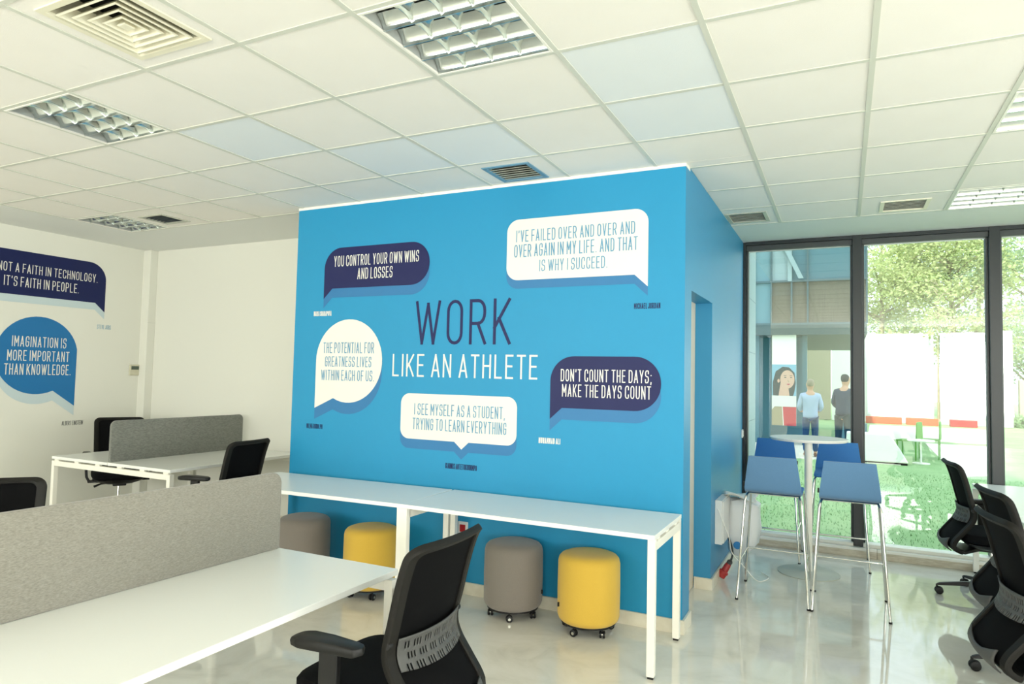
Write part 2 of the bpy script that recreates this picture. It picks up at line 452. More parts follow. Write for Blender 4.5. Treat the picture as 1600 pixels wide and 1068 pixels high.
# luminaires: mirrored housing, tubes and louvre
def make_lamp():
    root = empty('ceiling_light')
    b = MB()      # housing, open below
    z0, z1, a, c = -.001, .085, .018, .582
    b.box(a, c, a, c, z1, z1+.004)
    b.box(a, a+.003, a, c, z0, z1); b.box(c-.003, c, a, c, z0, z1); b.box(a, c, a, a+.003, z0, z1); b.box(a, c, c-.003, c, z0, z1)
    b.build('housing', 'housing', root)
    b = MB()
    b.box(.012, .588, .012, .024, -.006, .004); b.box(.012, .588, .576, .588, -.006, .004)
    b.box(.012, .024, .024, .576, -.006, .004); b.box(.576, .588, .024, .576, -.006, .004)
    b.build('frame', 'metal_white', root, bevel=.001)
    # long lamellas along x, curved V profile
    for k in range(5):
        y = .024+.552*k/4
        b = MB()
        w1, w0 = .002, .046
        up_ = [(w1+(w0-w1)*(t/8)**1.7, -.003+.052*(t/8)**.75) for t in range(9)]
        if k == 0: pr = up_+[(-w1, up_[-1][1]), (-w1, -.003)]
        elif k == 4: pr = [(-p, z) for p, z in up_]+[(w1, up_[-1][1]), (w1, -.003)]
        else: pr = up_+[(-p, z) for p, z in reversed(up_)]
        b.prism([(y+p, z) for p, z in pr], .024, .576, 'yz')
        b.build('long_louvre', 'mirror', root, smooth=True)
    for k in range(4):
        yc = .024+.552*(k+.5)/4
        for q in range(1, 4):
            x = .024+.552*q/4
            b = MB(); loops = []
            for t in range(9):
                yy = yc-.066+.132*t/8; zb = .018-.018*abs((t-4)/4)**2
                lp = [(.0015+.042*(q2/5)**1.7, zb+(.050-zb)*(q2/5)**.75) for q2 in range(6)]
                loops.append([(x+p, yy, z) for p, z in lp]+[(x-p, yy, z) for p, z in reversed(lp)])
            b.loft(loops); b.build('cross_louvre', 'mirror', root, smooth=True)
        MB().tube([(.03, yc, .062), (.57, yc, .062)], .013, 10).build('tube', 'tube', root, smooth=True)
    return root
LL = {(-2,-1): 'square mirror-louvred ceiling light nearest the camera, top centre, unlit with bluish reflections',
      (-6,-1): 'square mirror-louvred ceiling light at upper left with bright spot reflections',
      (-10,2): 'small-looking distant mirror-louvred ceiling light above the far left corner beside a grey vent',
      (2,2): 'mirror-louvred ceiling light cut by the right edge of the photo, upper one',
      (2,5): 'bright mirror-louvred ceiling light just above the window head at the right edge'}
p0 = None
for i, j in LIGHTS2:
    lb = LL.get((i, j), 'square mirror-louvred ceiling light in the room behind the photographer')
    if p0 is None: p0 = make_lamp(); p0.location = (.6*i, .6*j, H); o = p0
    else: o = dup(p0, (.6*i, .6*j, H))
    tag(o, lb, 'ceiling light', 'square louvred ceiling lights')
    if (i, j) not in LL: o['label'] = lb

def rings(name, prof, material, root):
    """square ring from (half size, z) pairs, lofted"""
    b = MB(); b.loft([[(-h, -h, z), (h, -h, z), (h, h, z), (-h, h, z)] for h, z in prof], cap=False)
    return b.build(name, material, root)
# four-way diffuser
dx, dy = -2.1, -.9
df = tag(empty('air_diffuser', (dx, dy, H)), 'large square four-way air diffuser with stepped cream vanes at top left', 'air vent', 'ceiling air vents')
b = MB(); 
for q in ((-.294, -.22, -.294, .294), (.22, .294, -.294, .294), (-.22, .22, -.294, -.22), (-.22, .22, .22, .294)): b.box(q[0], q[1], q[2], q[3], 0, .012)
b.build('face_plate', 'tile', df)
rings('collar', [(.224, .0), (.224, -.006), (.196, -.006), (.188, .004), (.186, .10)], 'vent_white', df)
MB().box(-.2, .2, -.2, .2, .10, .105).build('duct', 'dark_gap', df)
for h in (.166, .128, .090, .052):
    rings('vane', [(h+.008, -.010), (h, -.012), (h-.034, .030), (h-.030, .032), (h+.004, -.004), (h+.008, -.010)], 'vent_white', df)
b = MB(); b.loft([[(-h, -h, z), (h, -h, z), (h, h, z), (-h, h, z)] for h, z in ((.020, -.012), (.024, -.010), (.006, .03))]); b.build('centre_pyramid', 'vent_white', df)

# slatted vents
def vent(x0, x1, y0, y1, label, fm, sm, n=7, xw=None):
    cx, cy = (x0+x1)/2, (y0+y1)/2; a, c = (x1-x0)/2, (y1-y0)/2; t = .028
    root = tag(empty('air_vent', (cx, cy, H)), label, 'air vent', 'ceiling air vents')
    b = MB(); b.box(-a, a, -c, -c+t, -.006, .012); b.box(-a, a, c-t, c, -.006, .012); b.box(-a, -a+t, -c+t, c-t, -.006, .012); b.box(a-t, a, -c+t, c-t, -.006, .012)
    b.build('frame', fm, root, bevel=.001)
    box('duct', -a, a, -c, c, .05, .055, 'dark_gap', root)
    for k in range(n):
        y = -c+t+(2*c-2*t)*(k+.5)/n; hw = (2*c-2*t)/n*.36
        b = MB().prism([(y+hw, .016), (y+hw-.003, .018), (y-hw, -.001), (y-hw+.003, -.003)], -a+t, a-t, 'yz')
        b.build('slat', sm, root)
    return root
vent(-1.675, -1.33, 1.285, 1.635, 'square air vent with blue-painted frame touching the top of the blue wall', 'vent_blue', 'vent_grey')
vent(-5.30, -4.975, 1.37, 1.675, 'dark slatted square air vent beside the distant left ceiling light', 'vent_grey', 'vent_dark')
vent(-.40, -.075, 3.15, 3.50, 'grey slatted air vent above the side of the blue wall near the window', 'vent_grey', 'vent_grey')
vent(.74, 1.07, 3.16, 3.51, 'slatted air vent with cream frame above the middle window pane', 'vent_white', 'vent_grey')

# ------------------------------------------------------------------ wall graphics
G = {}
def g(ch, wd, *st): G[ch] = (wd, st)
g('A', .54, [(0,0),(.27,1),(.54,0)], [(.085,.28),(.455,.28)])
g('B', .5, [(0,0),(0,1),(.46,1,.2),(.46,.53,.2),(0,.53)], [(0,.53),(.5,.53,.22),(.5,0,.22),(0,0)])
g('C', .5, [(.5,.72),(.5,1,.24),(0,1,.24),(0,0,.24),(.5,0,.24),(.5,.28)])
g('D', .5, 'c', [(0,0),(0,1),(.5,1,.24),(.5,0,.24)])
g('E', .44, [(.44,1),(0,1),(0,0),(.44,0)], [(0,.52),(.38,.52)])
g('F', .44, [(.44,1),(0,1),(0,0)], [(0,.5),(.38,.5)])
g('G', .5, [(.5,.72),(.5,1,.24),(0,1,.24),(0,0,.24),(.5,0,.24),(.5,.48),(.27,.48)])
g('H', .5, [(0,0),(0,1)], [(.5,0),(.5,1)], [(0,.52),(.5,.52)])
g('I', 0, [(0,0),(0,1)])
g('J', .38, [(.38,1),(.38,0,.2),(0,0,.2),(0,.25)])
g('K', .52, [(0,0),(0,1)], [(.5,1),(0,.36)], [(.15,.57),(.52,0)])
g('L', .42, [(0,1),(0,0),(.42,0)])
g('M', .64, [(0,0),(0,1),(.32,.35),(.64,1),(.64,0)])
g('N', .52, [(0,0),(0,1),(.52,0),(.52,1)])
g('O', .5, 'c', [(0,0,.24),(0,1,.24),(.5,1,.24),(.5,0,.24)])
g('P', .5, [(0,0),(0,1),(.5,1,.24),(.5,.46,.24),(0,.46)])
g('R', .52, [(0,0),(0,1),(.5,1,.24),(.5,.46,.24),(0,.46)], [(.26,.46),(.52,0)])
g('S', .5, [(.49,.76),(.49,1,.22),(.01,1,.22),(.01,.53,.2),(.5,.5,.2),(.5,0,.24),(0,0,.24),(0,.26)])
g('T', .5, [(0,1),(.5,1)], [(.25,1),(.25,0)])
g('U', .5, [(0,1),(0,0,.24),(.5,0,.24),(.5,1)])
g('V', .52, [(0,1),(.26,0),(.52,1)])
g('W', .88, [(0,1),(.22,0),(.44,.95),(.66,0),(.88,1)])
g('X', .5, [(0,0),(.5,1)], [(.5,0),(0,1)])
g('Y', .52, [(0,1),(.26,.42),(.52,1)], [(.26,.42),(.26,0)])
g('Z', .46, [(0,1),(.46,1),(0,0),(.46,0)])
g('.', .02, [(.01,0),(.011,.02)])
g(',', .04, [(.04,.03),(0,-.14)])
g(';', .04, [(.03,.6),(.031,.62)], [(.04,.03),(0,-.14)])
g("'", .03, [(.03,1),(0,.82)])
LIFT_NOW = [(0, -1, 0)]
def ribbon(mb, pts, wd, put, closed, ext):
    """flat stroke; broken into separate runs where it turns sharply"""
    n = len(pts); P = [Vector(p) for p in pts]; cut = []
    for i in range(0 if closed else 1, n if closed else n-1):
        a = P[i]-P[i-1]; b = P[(i+1) % n]-P[i]
        if a.length > 1e-6 and b.length > 1e-6 and a.angle(b) > math.radians(55): cut.append(i)
    if not cut: ribbon_run(mb, pts, wd, put, closed, ext); return
    if closed:
        pts = pts[cut[0]:]+pts[:cut[0]+1]; cut = [c-cut[0] for c in cut[1:]]
    idx = [0]+cut+[len(pts)-1]
    for a, b in zip(idx[:-1], idx[1:]):
        if b > a: ribbon_run(mb, pts[a:b+1], wd, put, False, ext)
def ribbon_run(mb, pts, wd, put, closed, ext):
    P = [Vector(p) for p in pts]; Q = [P[0]]
    for p in P[1:]:
        if (p-Q[-1]).length > 1e-5: Q.append(p)
    if closed and (Q[0]-Q[-1]).length < 1e-5: Q.pop()
    P = Q; n = len(P); h = wd/2
    if not closed:
        P[0] = P[0]+(P[0]-P[1]).normalized()*ext; P[-1] = P[-1]+(P[-1]-P[-2]).normalized()*ext
    L_, R_ = [], []
    for i in range(n):
        if closed: a = (P[i]-P[i-1]).normalized(); b = (P[(i+1) % n]-P[i]).normalized()
        else:
            a = (P[i]-P[i-1]).normalized() if i else None; b = (P[i+1]-P[i]).normalized() if i < n-1 else None
            a = a or b; b = b or a
        na = Vector((-a.y, a.x)); nb = Vector((-b.y, b.x)); mi = (na+nb)
        mi = mi.normalized() if mi.length > 1e-4 else na
        k = h/max(mi.dot(na), .42)
        L_.append(P[i]+mi*k); R_.append(P[i]-mi*k)
    mb.runs = getattr(mb, 'runs', 0)+1; q = Vector(LIFT_NOW[0])*(.00005*(mb.runs % 12))
    v = [tuple(Vector(put(p))+q) for p in L_]+[tuple(Vector(put(p))+q) for p in R_]
    fc = []
    for i in range(n if closed else n-1):
        j = (i+1) % n; fc.append((i, j, n+j, n+i))
    mb.add(v, fc)
def text(s_, x0, x1, z0, z1, place, material, parent, sw=.080, gap=.24, space=.34):
    LIFT_NOW[0] = LIFT[parent_axis(place)]
    hgt = z1-z0; t = hgt*sw; units = 0; items = []; nl = 0
    for ch in s_:
        if ch == ' ': units += space; continue
        wd, st = G[ch]; items.append((ch, units, nl)); units += wd+gap; nl += 1
    units -= gap
    kx = ((x1-x0)-nl*t)/units; mb = MB(); k = 0
    for ch, off, n_ in items:
        wd, st = G[ch]; closed = False; strokes = st
        if st[0] == 'c': closed = True; strokes = st[1:]
        for stq in strokes:
            pts = fillet(list(stq), closed, 5)
            real = [(x0+kx*(off+p[0])+n_*t+t/2, z0+hgt*(sw/2+p[1]*(1-sw))) for p in pts]
            base = place(0, 0); lift = .00012*(k % 2); k += 1
            ribbon(mb, real, t, lambda p: place(p.x, p.y), closed, t/2 if ch not in '.;,' else t*.35)
    return mb.build('lettering', material, parent, recalc=False)
LIFT = {'f': Vector((0, -1, 0)), 'l': Vector((1, 0, 0))}
def parent_axis(place): return 'l' if abs(place(0, 0)[0]-XWL) < .1 else 'f'
def flat(poly, place, name, material, parent, label=None):
    mb = MB(); mb.add([place(*p) for p in poly], [tuple(range(len(poly)))])
    import bmesh
    me = bpy.data.meshes.new(name); b = bmesh.new()
    vs = [b.verts.new(p) for p in mb.v]; fa = b.faces.new(vs); bmesh.ops.triangulate(b, faces=[fa]); b.to_mesh(me); b.free()
    me.materials.append(M[material]); o = bpy.data.objects.new(name, me); col.objects.link(o); o.parent = parent
    if label: o['label'] = label
    return o
def front(d): return lambda x, z: (x, YW-d, z)
def leftw(d): return lambda y, z: (XWL+d, y, z)
def bubble(poly, dz, wall, fn, material, shadow, lines, label):
    bo = flat(poly, fn(.0024), 'speech_bubble', material, wall, label)
    flat([(x, z+dz) for x, z in poly], fn(.0012), 'drop_shadow', shadow, bo)
    for s_, a, b_, c, d, mt in lines: text(s_, a, b_, c, d, fn(.0036), mt, bo)
    return bo
def arc(cx, cz, r, a0, a1, n=40): return [(cx+r*math.cos(math.radians(a0+(a1-a0)*k/n)), cz+r*math.sin(math.radians(a0+(a1-a0)*k/n))) for k in range(n+1)]
W_, NV = 'print_white', 'navy'
bubble(fillet([(-3.342,2.151),(-3.342,2.566,.17),(-2.318,2.566,.166),(-2.318,2.234,.166),(-3.254,2.234)], seg=12), -.075, wf, front, NV, 'print_shadow',
       [('YOU CONTROL YOUR OWN WINS', -3.243, -2.416, 2.411, 2.499, W_), ('AND LOSSES', -3.0, -2.658, 2.300, 2.389, W_)], 'navy speech bubble at upper left with white capitals')
bubble([(-3.397,1.261)]+arc(-3.064, 1.647, .333, 180, -114)+[(-3.206,1.346)], -.09, wf, front, W_, 'print_shadow',
       [('THE POTENTIAL FOR', -3.325, -2.812, 1.709, 1.795, 'print_text_blue'), ('GREATNESS LIVES', -3.302, -2.834, 1.599, 1.682, 'print_text_blue'), ('WITHIN EACH OF US.', -3.338, -2.803, 1.489, 1.573, 'print_text_blue')], 'round white speech bubble at left')
bubble(fillet([(-2.541,1.068,.075),(-2.541,1.408,.075),(-1.560,1.408,.075),(-1.560,1.068,.075),(-1.943,1.068),(-2.001,1.015),(-2.063,1.068)], seg=8), -.072, wf, front, W_, 'print_shadow',
       [('I SEE MYSELF AS A STUDENT,', -2.418, -1.653, 1.250, 1.335, 'print_text_blue'), ('TRYING TO LEARN EVERYTHING', -2.430, -1.639, 1.140, 1.226, 'print_text_blue')], 'low white rectangular speech bubble above the counter')
bubble(fillet([(-1.667,2.230,.09),(-1.667,2.662,.09),(-.645,2.662,.09),(-.645,2.150),(-.733,2.230)], seg=8), -.060, wf, front, W_, 'print_shadow',
       [("I'VE FAILED OVER AND OVER AND", -1.594, -.733, 2.500, 2.584, 'print_text_blue'), ('OVER AGAIN IN MY LIFE. AND THAT', -1.608, -.714, 2.392, 2.482, 'print_text_blue'), ('IS WHY I SUCCEED.', -1.411, -.918, 2.285, 2.366, 'print_text_blue')], 'large white rectangular speech bubble at upper right')
bubble(fillet([(-1.312,1.269),(-1.312,1.697,.17),(-.552,1.697,.172),(-.552,1.347,.172),(-1.225,1.347)], seg=12), -.078, wf, front, NV, 'print_shadow',
       [("DON'T COUNT THE DAYS;", -1.236, -.613, 1.527, 1.610, W_), ('MAKE THE DAYS COUNT', -1.225, -.616, 1.424, 1.508, W_)], 'navy speech bubble at lower right with white capitals')
for s_, a, b_, c, d, mt, sw in (('WORK', -2.432, -1.622, 1.777, 2.107, NV, .070), ('LIKE AN ATHLETE', -2.632, -1.411, 1.534, 1.705, W_, .078),
        ('MARIA SHARAPOVA', -3.441, -3.254, 2.012, 2.052, W_, .13), ('WILMA RUDOLPH', -3.476, -3.307, 1.092, 1.131, NV, .11), ('GIANNIS ANTETOKOUNMPO', -2.133, -1.870, .871, .911, NV, .11),
        ('MICHAEL JORDAN', -.734, -.563, 2.006, 2.043, NV, .11), ('MUHAMMAD ALI', -1.391, -1.232, 1.101, 1.140, W_, .13)):
    o = text(s_, a, b_, c, d, front(.0012), mt, wf, sw=sw)
bubble(fillet([(.78,2.254,.19),(.78,2.695,.19),(2.114,2.695,.19),(2.114,2.159),(2.004,2.255)], seg=12), -.075, wl, leftw, 'navy_left', 'print_shadow_light',
       [('NOT A FAITH IN TECHNOLOGY.', 1.045, 2.018, 2.477, 2.568, W_), ("IT'S FAITH IN PEOPLE.", 1.103, 1.823, 2.337, 2.435, W_)], 'navy speech bubble on the left wall')
bubble([(1.838,1.138),(1.838,1.66)]+arc(1.452, 1.66, .394, 11, 294)+[(1.613,1.300)], -.10, wl, leftw, 'print_blue', 'print_shadow_light',
       [('IMAGINATION IS', 1.206, 1.725, 1.742, 1.848, W_), ('MORE IMPORTANT', 1.170, 1.761, 1.601, 1.707, W_), ('THAN KNOWLEDGE.', 1.150, 1.784, 1.462, 1.571, W_)], 'round blue speech bubble on the left wall')
text('STEVE JOBS', 2.041, 2.195, 1.974, 2.021, leftw(.0012), 'print_name', wl)
text('ALBERT EINSTEIN', 1.724, 1.941, .935, .981, leftw(.0012), 'frame_grey', wl)

# ------------------------------------------------------------------ window wall
MUL = [.600, 1.648, 2.70, 3.75, 4.80]
def frame_window(n, x0, x1):
    b = MB()
    b.box(x0, x1, YG-.02, YG+.08, H-.085, H-.035)
    b.box(x0, x0+.018, YG, YG+.08, .115, H-.085); b.box(x1-.018, x1, YG, YG+.08, .115, H-.085)
    wn = struct(b.build('window_%d' % n, 'frame_grey', bevel=.003))
    box('pane', x0+.018, x1-.018, YG+.030, YG+.042, .115, H-.085, 'glass', wn)
    box('bottom_rail', x0, x1, YG-.05, YG+.08, .085, .115, 'metal_white', wn, bevel=.003)
    box('gasket', x0+.018, x1-.018, YG+.024, YG+.048, H-.092, H-.085, 'frame_light', wn)
prev = XC+.03
for n, x in enumerate(MUL+[XWR]):
    frame_window(n+1, prev, x-.04 if n < len(MUL) else XWR)
    if n < len(MUL):
        struct(box('mullion', x-.04, x+.04, YG-.05, YG+.10, .09, H-.003, 'frame_dark', bevel=.003)).name = 'trim_%d' % (n+2)
        prev = x+.04
struct(box('trim_8', XC+.001, XC+.03, YG-.03, YG+.09, .085, H-.003, 'frame_dark'))
struct(box('trim_9', XC+.03, XWR, YG-.045, YG+.095, H-.035, H-.003, 'frame_dark'))
sl = empty('trim_10', kind='structure')
for k in range(5):
    a = XC+.017+(XWR-XC-.02)*k/5; c = XC+.017+(XWR-XC-.02)*(k+1)/5
    box('marble_slab', a+.001, c-.001, 4.325, YG+.1, .0, .062, 'sill_marble', sl, bevel=.002)
    box('marble_cap', a+.001, c-.001, 4.315, YG+.1, .062, .085, 'white', sl, bevel=.003)

# ------------------------------------------------------------------ desks
def leg_box(b, x, y, w_=.045, d_=.045, z1=.70): b.box(x-w_/2, x+w_/2, y-d_/2, y+d_/2, .012, z1)
def desk(name, x0, x1, y0, y1, label, rz=0, piv=None, split=None, longaxis='y', group=None, cat='desk', legs=None, T=.74):
    piv = piv or ((x0+x1)/2, (y0+y1)/2)
    root = tag(empty(name, (piv[0], piv[1], 0), rz), label, cat, group)
    X0, X1, Y0, Y1 = x0-piv[0], x1-piv[0], y0-piv[1], y1-piv[1]
    tops = [(X0, X1)] if not split else [(X0, split-piv[0]-.003), (split-piv[0]+.003, X1)]
    for a, c in tops: box('desk_top', a, c, Y0, Y1, T-.025, T, 'desk', root, bevel=.002)
    L_ = .04
    ends = [Y0+.0, Y1-.045] if longaxis == 'y' else None
    if longaxis == 'y':
        for e in (Y0, Y1-L_):
            box('crossbeam', X0+L_, X1-L_, e, e+L_, T-.085, T-.040, 'metal_white', root, bevel=.002)
            for x in (X0, X1-L_):
                lg = box('leg', x, x+L_, e, e+L_, .012, T-.040, 'metal_white', root, bevel=.002)
                box('foot', x+.005, x+L_-.005, e+.005, e+L_-.005, 0, .012, 'black', lg)
            n = 6
            for k in range(n):
                x = X0+.06+(X1-X0-.12)*k/(n-1)
                box('spacer', x-.03, x+.03, e+.008, e+L_-.008, T-.040, T-.025, 'metal_white', root)
    else:
        for e in (X0, X1-L_):
            box('crossbeam', e, e+L_, Y0+L_, Y1-L_, T-.085, T-.040, 'metal_white', root, bevel=.002)
            for y in (Y0+.008, Y1-L_-.008):
                lg = box('leg', e, e+L_, y, y+L_, .012, T-.025, 'metal_white', root, bevel=.002)
                box('foot', e+.005, e+L_-.005, y+.005, y+L_-.005, 0, .012, 'black', lg)
            for k in range(3):
                y = Y0+.12+(Y1-Y0-.24)*k/2
                box('spacer', e+.008, e+L_-.008, y-.03, y+.03, T-.040, T-.025, 'metal_white', root)
    if longaxis == 'y':
        for x in ((X0+.28, X1-.32)): box('side_rail', x, x+.04, Y0+L_, Y1-L_, T-.075, T-.045, 'metal_white', root)
    else:
        box('side_rail', X0+L_, X1-L_, (Y0+Y1)/2+.12, (Y0+Y1)/2+.16, T-.075, T-.045, 'metal_white', root)
    return root
def screen(name, x, y0, y1, z0, z1, label, material, th=.028, rz=0, group='grey felt desk screens'):
    yc = (y0+y1)/2; h = (y1-y0)/2; r = .05
    out = fillet([(-h, z0, .006), (h, z0, .006), (h, z1, r), (-h, z1, r)], seg=8)
    b = MB(); t = th/2
    def sh(k): 
        return fillet([(-h+k, z0+k, .006), (h-k, z0+k, .006), (h-k, z1-k, r), (-h+k, z1-k, r)], seg=8)
    b.loft([[(xx, p[0], p[1]) for p in sh(k)] for xx, k in ((-t, .008), (-t+.003, .002), (-t+.007, 0), (t-.007, 0), (t-.003, .002), (t, .008))])
    o = b.build(name, material, smooth=True)
    o.location = (x, yc, 0); o.rotation_euler = (0, 0, rz)
    tag(o, label, 'desk screen', group)
    return o
# counter pair under the speech bubbles
desk('counter_desk', -2.003, -.400, .955, 1.603, 'white counter desk along the blue wall, right one of the pair', longaxis='x', group='white counter desks at the blue wall')
desk('counter_desk', -3.622, -2.020, .955, 1.600, 'white counter desk along the blue wall, left one of the pair', rz=math.radians(2.0), piv=(-2.010, 1.6), longaxis='x', group='white counter desks at the blue wall')
# workstation benches (two tops back to back with a felt screen between)
desk('bench_desk', -2.79, -1.187, -2.40, -.208, 'large white double desk in the left foreground, split by a long felt screen', split=-1.893, group='white double desks')
desk('bench_desk', -5.97, -4.378, 1.128, 2.60, 'white double desk in the far left corner with dark grey screen', split=-5.174, group='white double desks')
desk('bench_desk', 1.452, 3.05, 2.715, 4.30, 'white double desk at the right edge beside the window, behind black chairs', split=2.25, group='white double desks')
desk('bench_desk', 1.452, 3.05, .45, 2.70, 'white double desk at the right edge nearer the camera, behind the black chairs', split=2.25, group='white double desks')
screen('desk_screen', -1.888, -1.83, -.214, .740, 1.088, 'long light grey felt screen on the foreground desk', 'felt', rz=math.radians(-2.2))
screen('desk_screen', -5.174, 1.14, 2.56, .700, 1.095, 'darker grey felt screen standing on the far left desk', 'felt_dark')

# ------------------------------------------------------------------ office chairs
def catmull(pts, n):
    P = [pts[0]]+list(pts)+[pts[-1]]; out = []
    for i in range(1, len(P)-2):
        for k in range(n):
            t = k/n; a, b, c, d = (Vector(P[i+q]) for q in (-1, 0, 1, 2))
            out.append(.5*((2*b)+(c-a)*t+(2*a-5*b+4*c-d)*t*t+(3*b-a-3*c+d)*t**3))
    out.append(Vector(pts[-1])); return out
PROF = catmull([(-.262,.990),(-.232,.955),(-.203,.87),(-.172,.74),(-.150,.638),(-.168,.572),(-.222,.500),(-.268,.440),(-.280,.400),(-.252,.370),(-.205,.358)], 8)
CUM = [0]
for i in range(1, len(PROF)): CUM.append(CUM[-1]+(PROF[i]-PROF[i-1]).length)
LEN = CUM[-1]
def prof_at(sv):
    sv = max(0, min(LEN-1e-6, sv)); i = 0
    while CUM[i+1] < sv: i += 1
    t = (sv-CUM[i])/(CUM[i+1]-CUM[i]); p = PROF[i].lerp(PROF[i+1], t)
    i0 = max(0, i-2); i1 = min(len(PROF)-1, i+3); d = (PROF[i1]-PROF[i0]).normalized()
    return p, Vector((-d.y, d.x))      # normal pointing forward (+x)
def back_pt(y, sv, n_):
    p, nn = prof_at(sv); q = p+nn*n_
    tap = 1-.06*(sv/LEN)
    hw = .235
    return (q.x-.028*(1-(y/hw)**2), y*tap, q.y)
def rr_pt(k, N, ix, itop, ibot):
    """point k of a rounded rectangle in (y, s) inset by ix / itop / ibot"""
    hw = .235-ix; s0 = itop; s1 = LEN-ibot; r = max(.055-max(ix, itop)*.5, .02)
    return hw, s0, s1, r
def loop(ix, itop, ibot):
    hw, s0, s1, r = rr_pt(0, 0, ix, itop, ibot)
    pts = fillet([(-hw, s0, r), (hw, s0, r), (hw, s1, r), (-hw, s1, r)], True, 7)
    # subdivide the straight runs (same count for every loop)
    out = []
    n = len(pts)
    for i in range(n):
        a = pts[i]; b = pts[(i+1) % n]; out.append(a)
        if (i+1) % 8 == 0:
            m_ = 34 if abs(a[0]-b[0]) < abs(a[1]-b[1]) else 12
            for q in range(1, m_): out.append((a[0]+(b[0]-a[0])*q/m_, a[1]+(b[1]-a[1])*q/m_))
    return out
def make_chair(arm_dz=0):
    root = empty('office_chair')
    # back frame: closed section swept around the rounded outline
    b = MB(); secs = [(0, -.006), (.003, -.014), (.05, -.014), (.058, -.008), (.058, .004), (.045, .012), (.004, .012), (0, .006)]
    loops = []
    for f_, n_ in secs:
        k = f_/.058; loops.append([back_pt(y, sv, n_) for y, sv in loop(.044*k, .030*k, .040*k)])
    loops.append(loops[0]); b.loft(loops, cap=False)
    b.build('back_frame', 'black_rail', root, smooth=True)
    # mesh panel
    b = MB(); rows = []
    s0, s1 = .026, LEN-.036; NR = 44
    for i in range(NR+1):
        sv = s0+(s1-s0)*i/NR; r = .035; hw = .235-.038
        d = min(sv-s0, s1-sv)
        if d < r: hw -= r-math.sqrt(max(0, r*r-(r-d)**2))
        rows.append([back_pt(hw*(2*k/12-1), sv, -.001) for k in range(13)])
    b.loft(rows, close=False, cap=False); o = b.build('mesh_panel', 'mesh_black', root, smooth=True)
    # lumbar pad with slots, behind the mesh
    b = MB(); v = []; fc = []; NC, NRW = 56, 15
    sa = min(range(len(PROF)), key=lambda i: abs(PROF[i].y-.690) + (0 if PROF[i].x > -.3 else 9)); s_top = CUM[sa]
    for r_ in range(NRW+1):
        for c_ in range(NC+1):
            y = .196*(2*c_/NC-1); sv = s_top+.125*r_/NRW+.022*(1-(y/.196)**2)*(r_/NRW)
            x, yy, z = back_pt(y, sv, -.020-.012*(1-(y/.196)**2)); v.append((x, yy, z))
    for r_ in range(NRW):
        for c_ in range(NC):
            band, inb = divmod(r_-1, 5); per = (c_+(4 if band % 2 else 0)) % 8
            if 0 <= r_-1 < 14 and 0 < inb < 4 and per in (1, 3, 5) and 2 < c_ < NC-3: continue
            i = r_*(NC+1)+c_; fc.append((i, i+1, i+NC+2, i+NC+1))
    b.add(v, fc); o = b.build('lumbar_support', 'lumbar', root, smooth=True, recalc=False)
    so = o.modifiers.new('solid', 'SOLIDIFY'); so.thickness = .004
    for sgn in (-1, 1):
        sv = s_top+.02; p = back_pt(sgn*.222, sv, -.006)
        MB().lathe([(.011, -.012), (.013, -.008), (.013, .008), (.011, .012)], n=12).xform(Matrix.Translation(p) @ Matrix.Rotation(PI/2, 4, 'X')).build('back_knob', 'black', root, smooth=True)
    # lower bracket, grey crescent
    b = MB(); rows = []
    for i in range(9):
        t = i/8; sv = LEN-.135+.075*t
        rows.append([back_pt(.170*(2*k/14-1), sv+.03*(1-(2*k/14-1)**2)*(1-t), -.024) for k in range(15)])
    b.loft(rows, close=False, cap=False); o = b.build('back_bracket', 'lumbar', root, smooth=True); o.modifiers.new('solid', 'SOLIDIFY').thickness = .006
    # stem joining back to mechanism
    MB().loft([[(x, y_*w_, z+zz) for y_, zz in ((-1, -.012), (1, -.012), (1, .012), (-1, .012))] for x, z, w_ in ((-.262, .362, .16), (-.20, .350, .15), (-.12, .365, .10), (-.02, .385, .06))]).build('back_arm', 'black', root, bevel=.004)
    # seat
    def sq(cx, a, c, z, n=36, e=4.0):
        o_ = []
        for k in range(n):
            t = 2*PI*k/n; ct, st_ = math.cos(t), math.sin(t)
            o_.append((cx+a*math.copysign(abs(ct)**(2/e), ct), c*math.copysign(abs(st_)**(2/e), st_), z(cx+a*ct) if callable(z) else z))
        return o_
    sag = lambda z: (lambda x: z-.018*max(0, (x-.12)/.15)**2)
    MB().loft([sq(.025, .20, .20, .425), sq(.025, .235, .235, .432), sq(.025, .250, .248, .452), sq(.025, .250, .248, sag(.478)), sq(.025, .238, .238, sag(.492)), sq(.025, .19, .19, sag(.498)), sq(.025, .08, .08, .492)]).build('seat', 'seat_black', root, smooth=True)
    MB().loft([sq(.025, .15, .13, .375), sq(.025, .20, .20, .40), sq(.025, .235, .232, .424), sq(.025, .20, .2, .428)]).build('seat_shell', 'black', root, smooth=True)
    MB().cbox((.0, 0, .372), (.26, .12, .045)).build('mechanism', 'black', root, bevel=.008)
    MB().tube([(.06, -.06, .375), (.07, -.16, .372), (.08, -.22, .350)], [.007, .008, .012], 8).build('lever', 'black', root, smooth=True)
    gl = MB().lathe([(.014, .18), (.014, .355)], n=16).build('gas_column', 'chrome', root, smooth=True)
    MB().lathe([(.026, .09), (.028, .18), (.022, .20)], n=16).build('column_sleeve', 'black', gl, smooth=True)
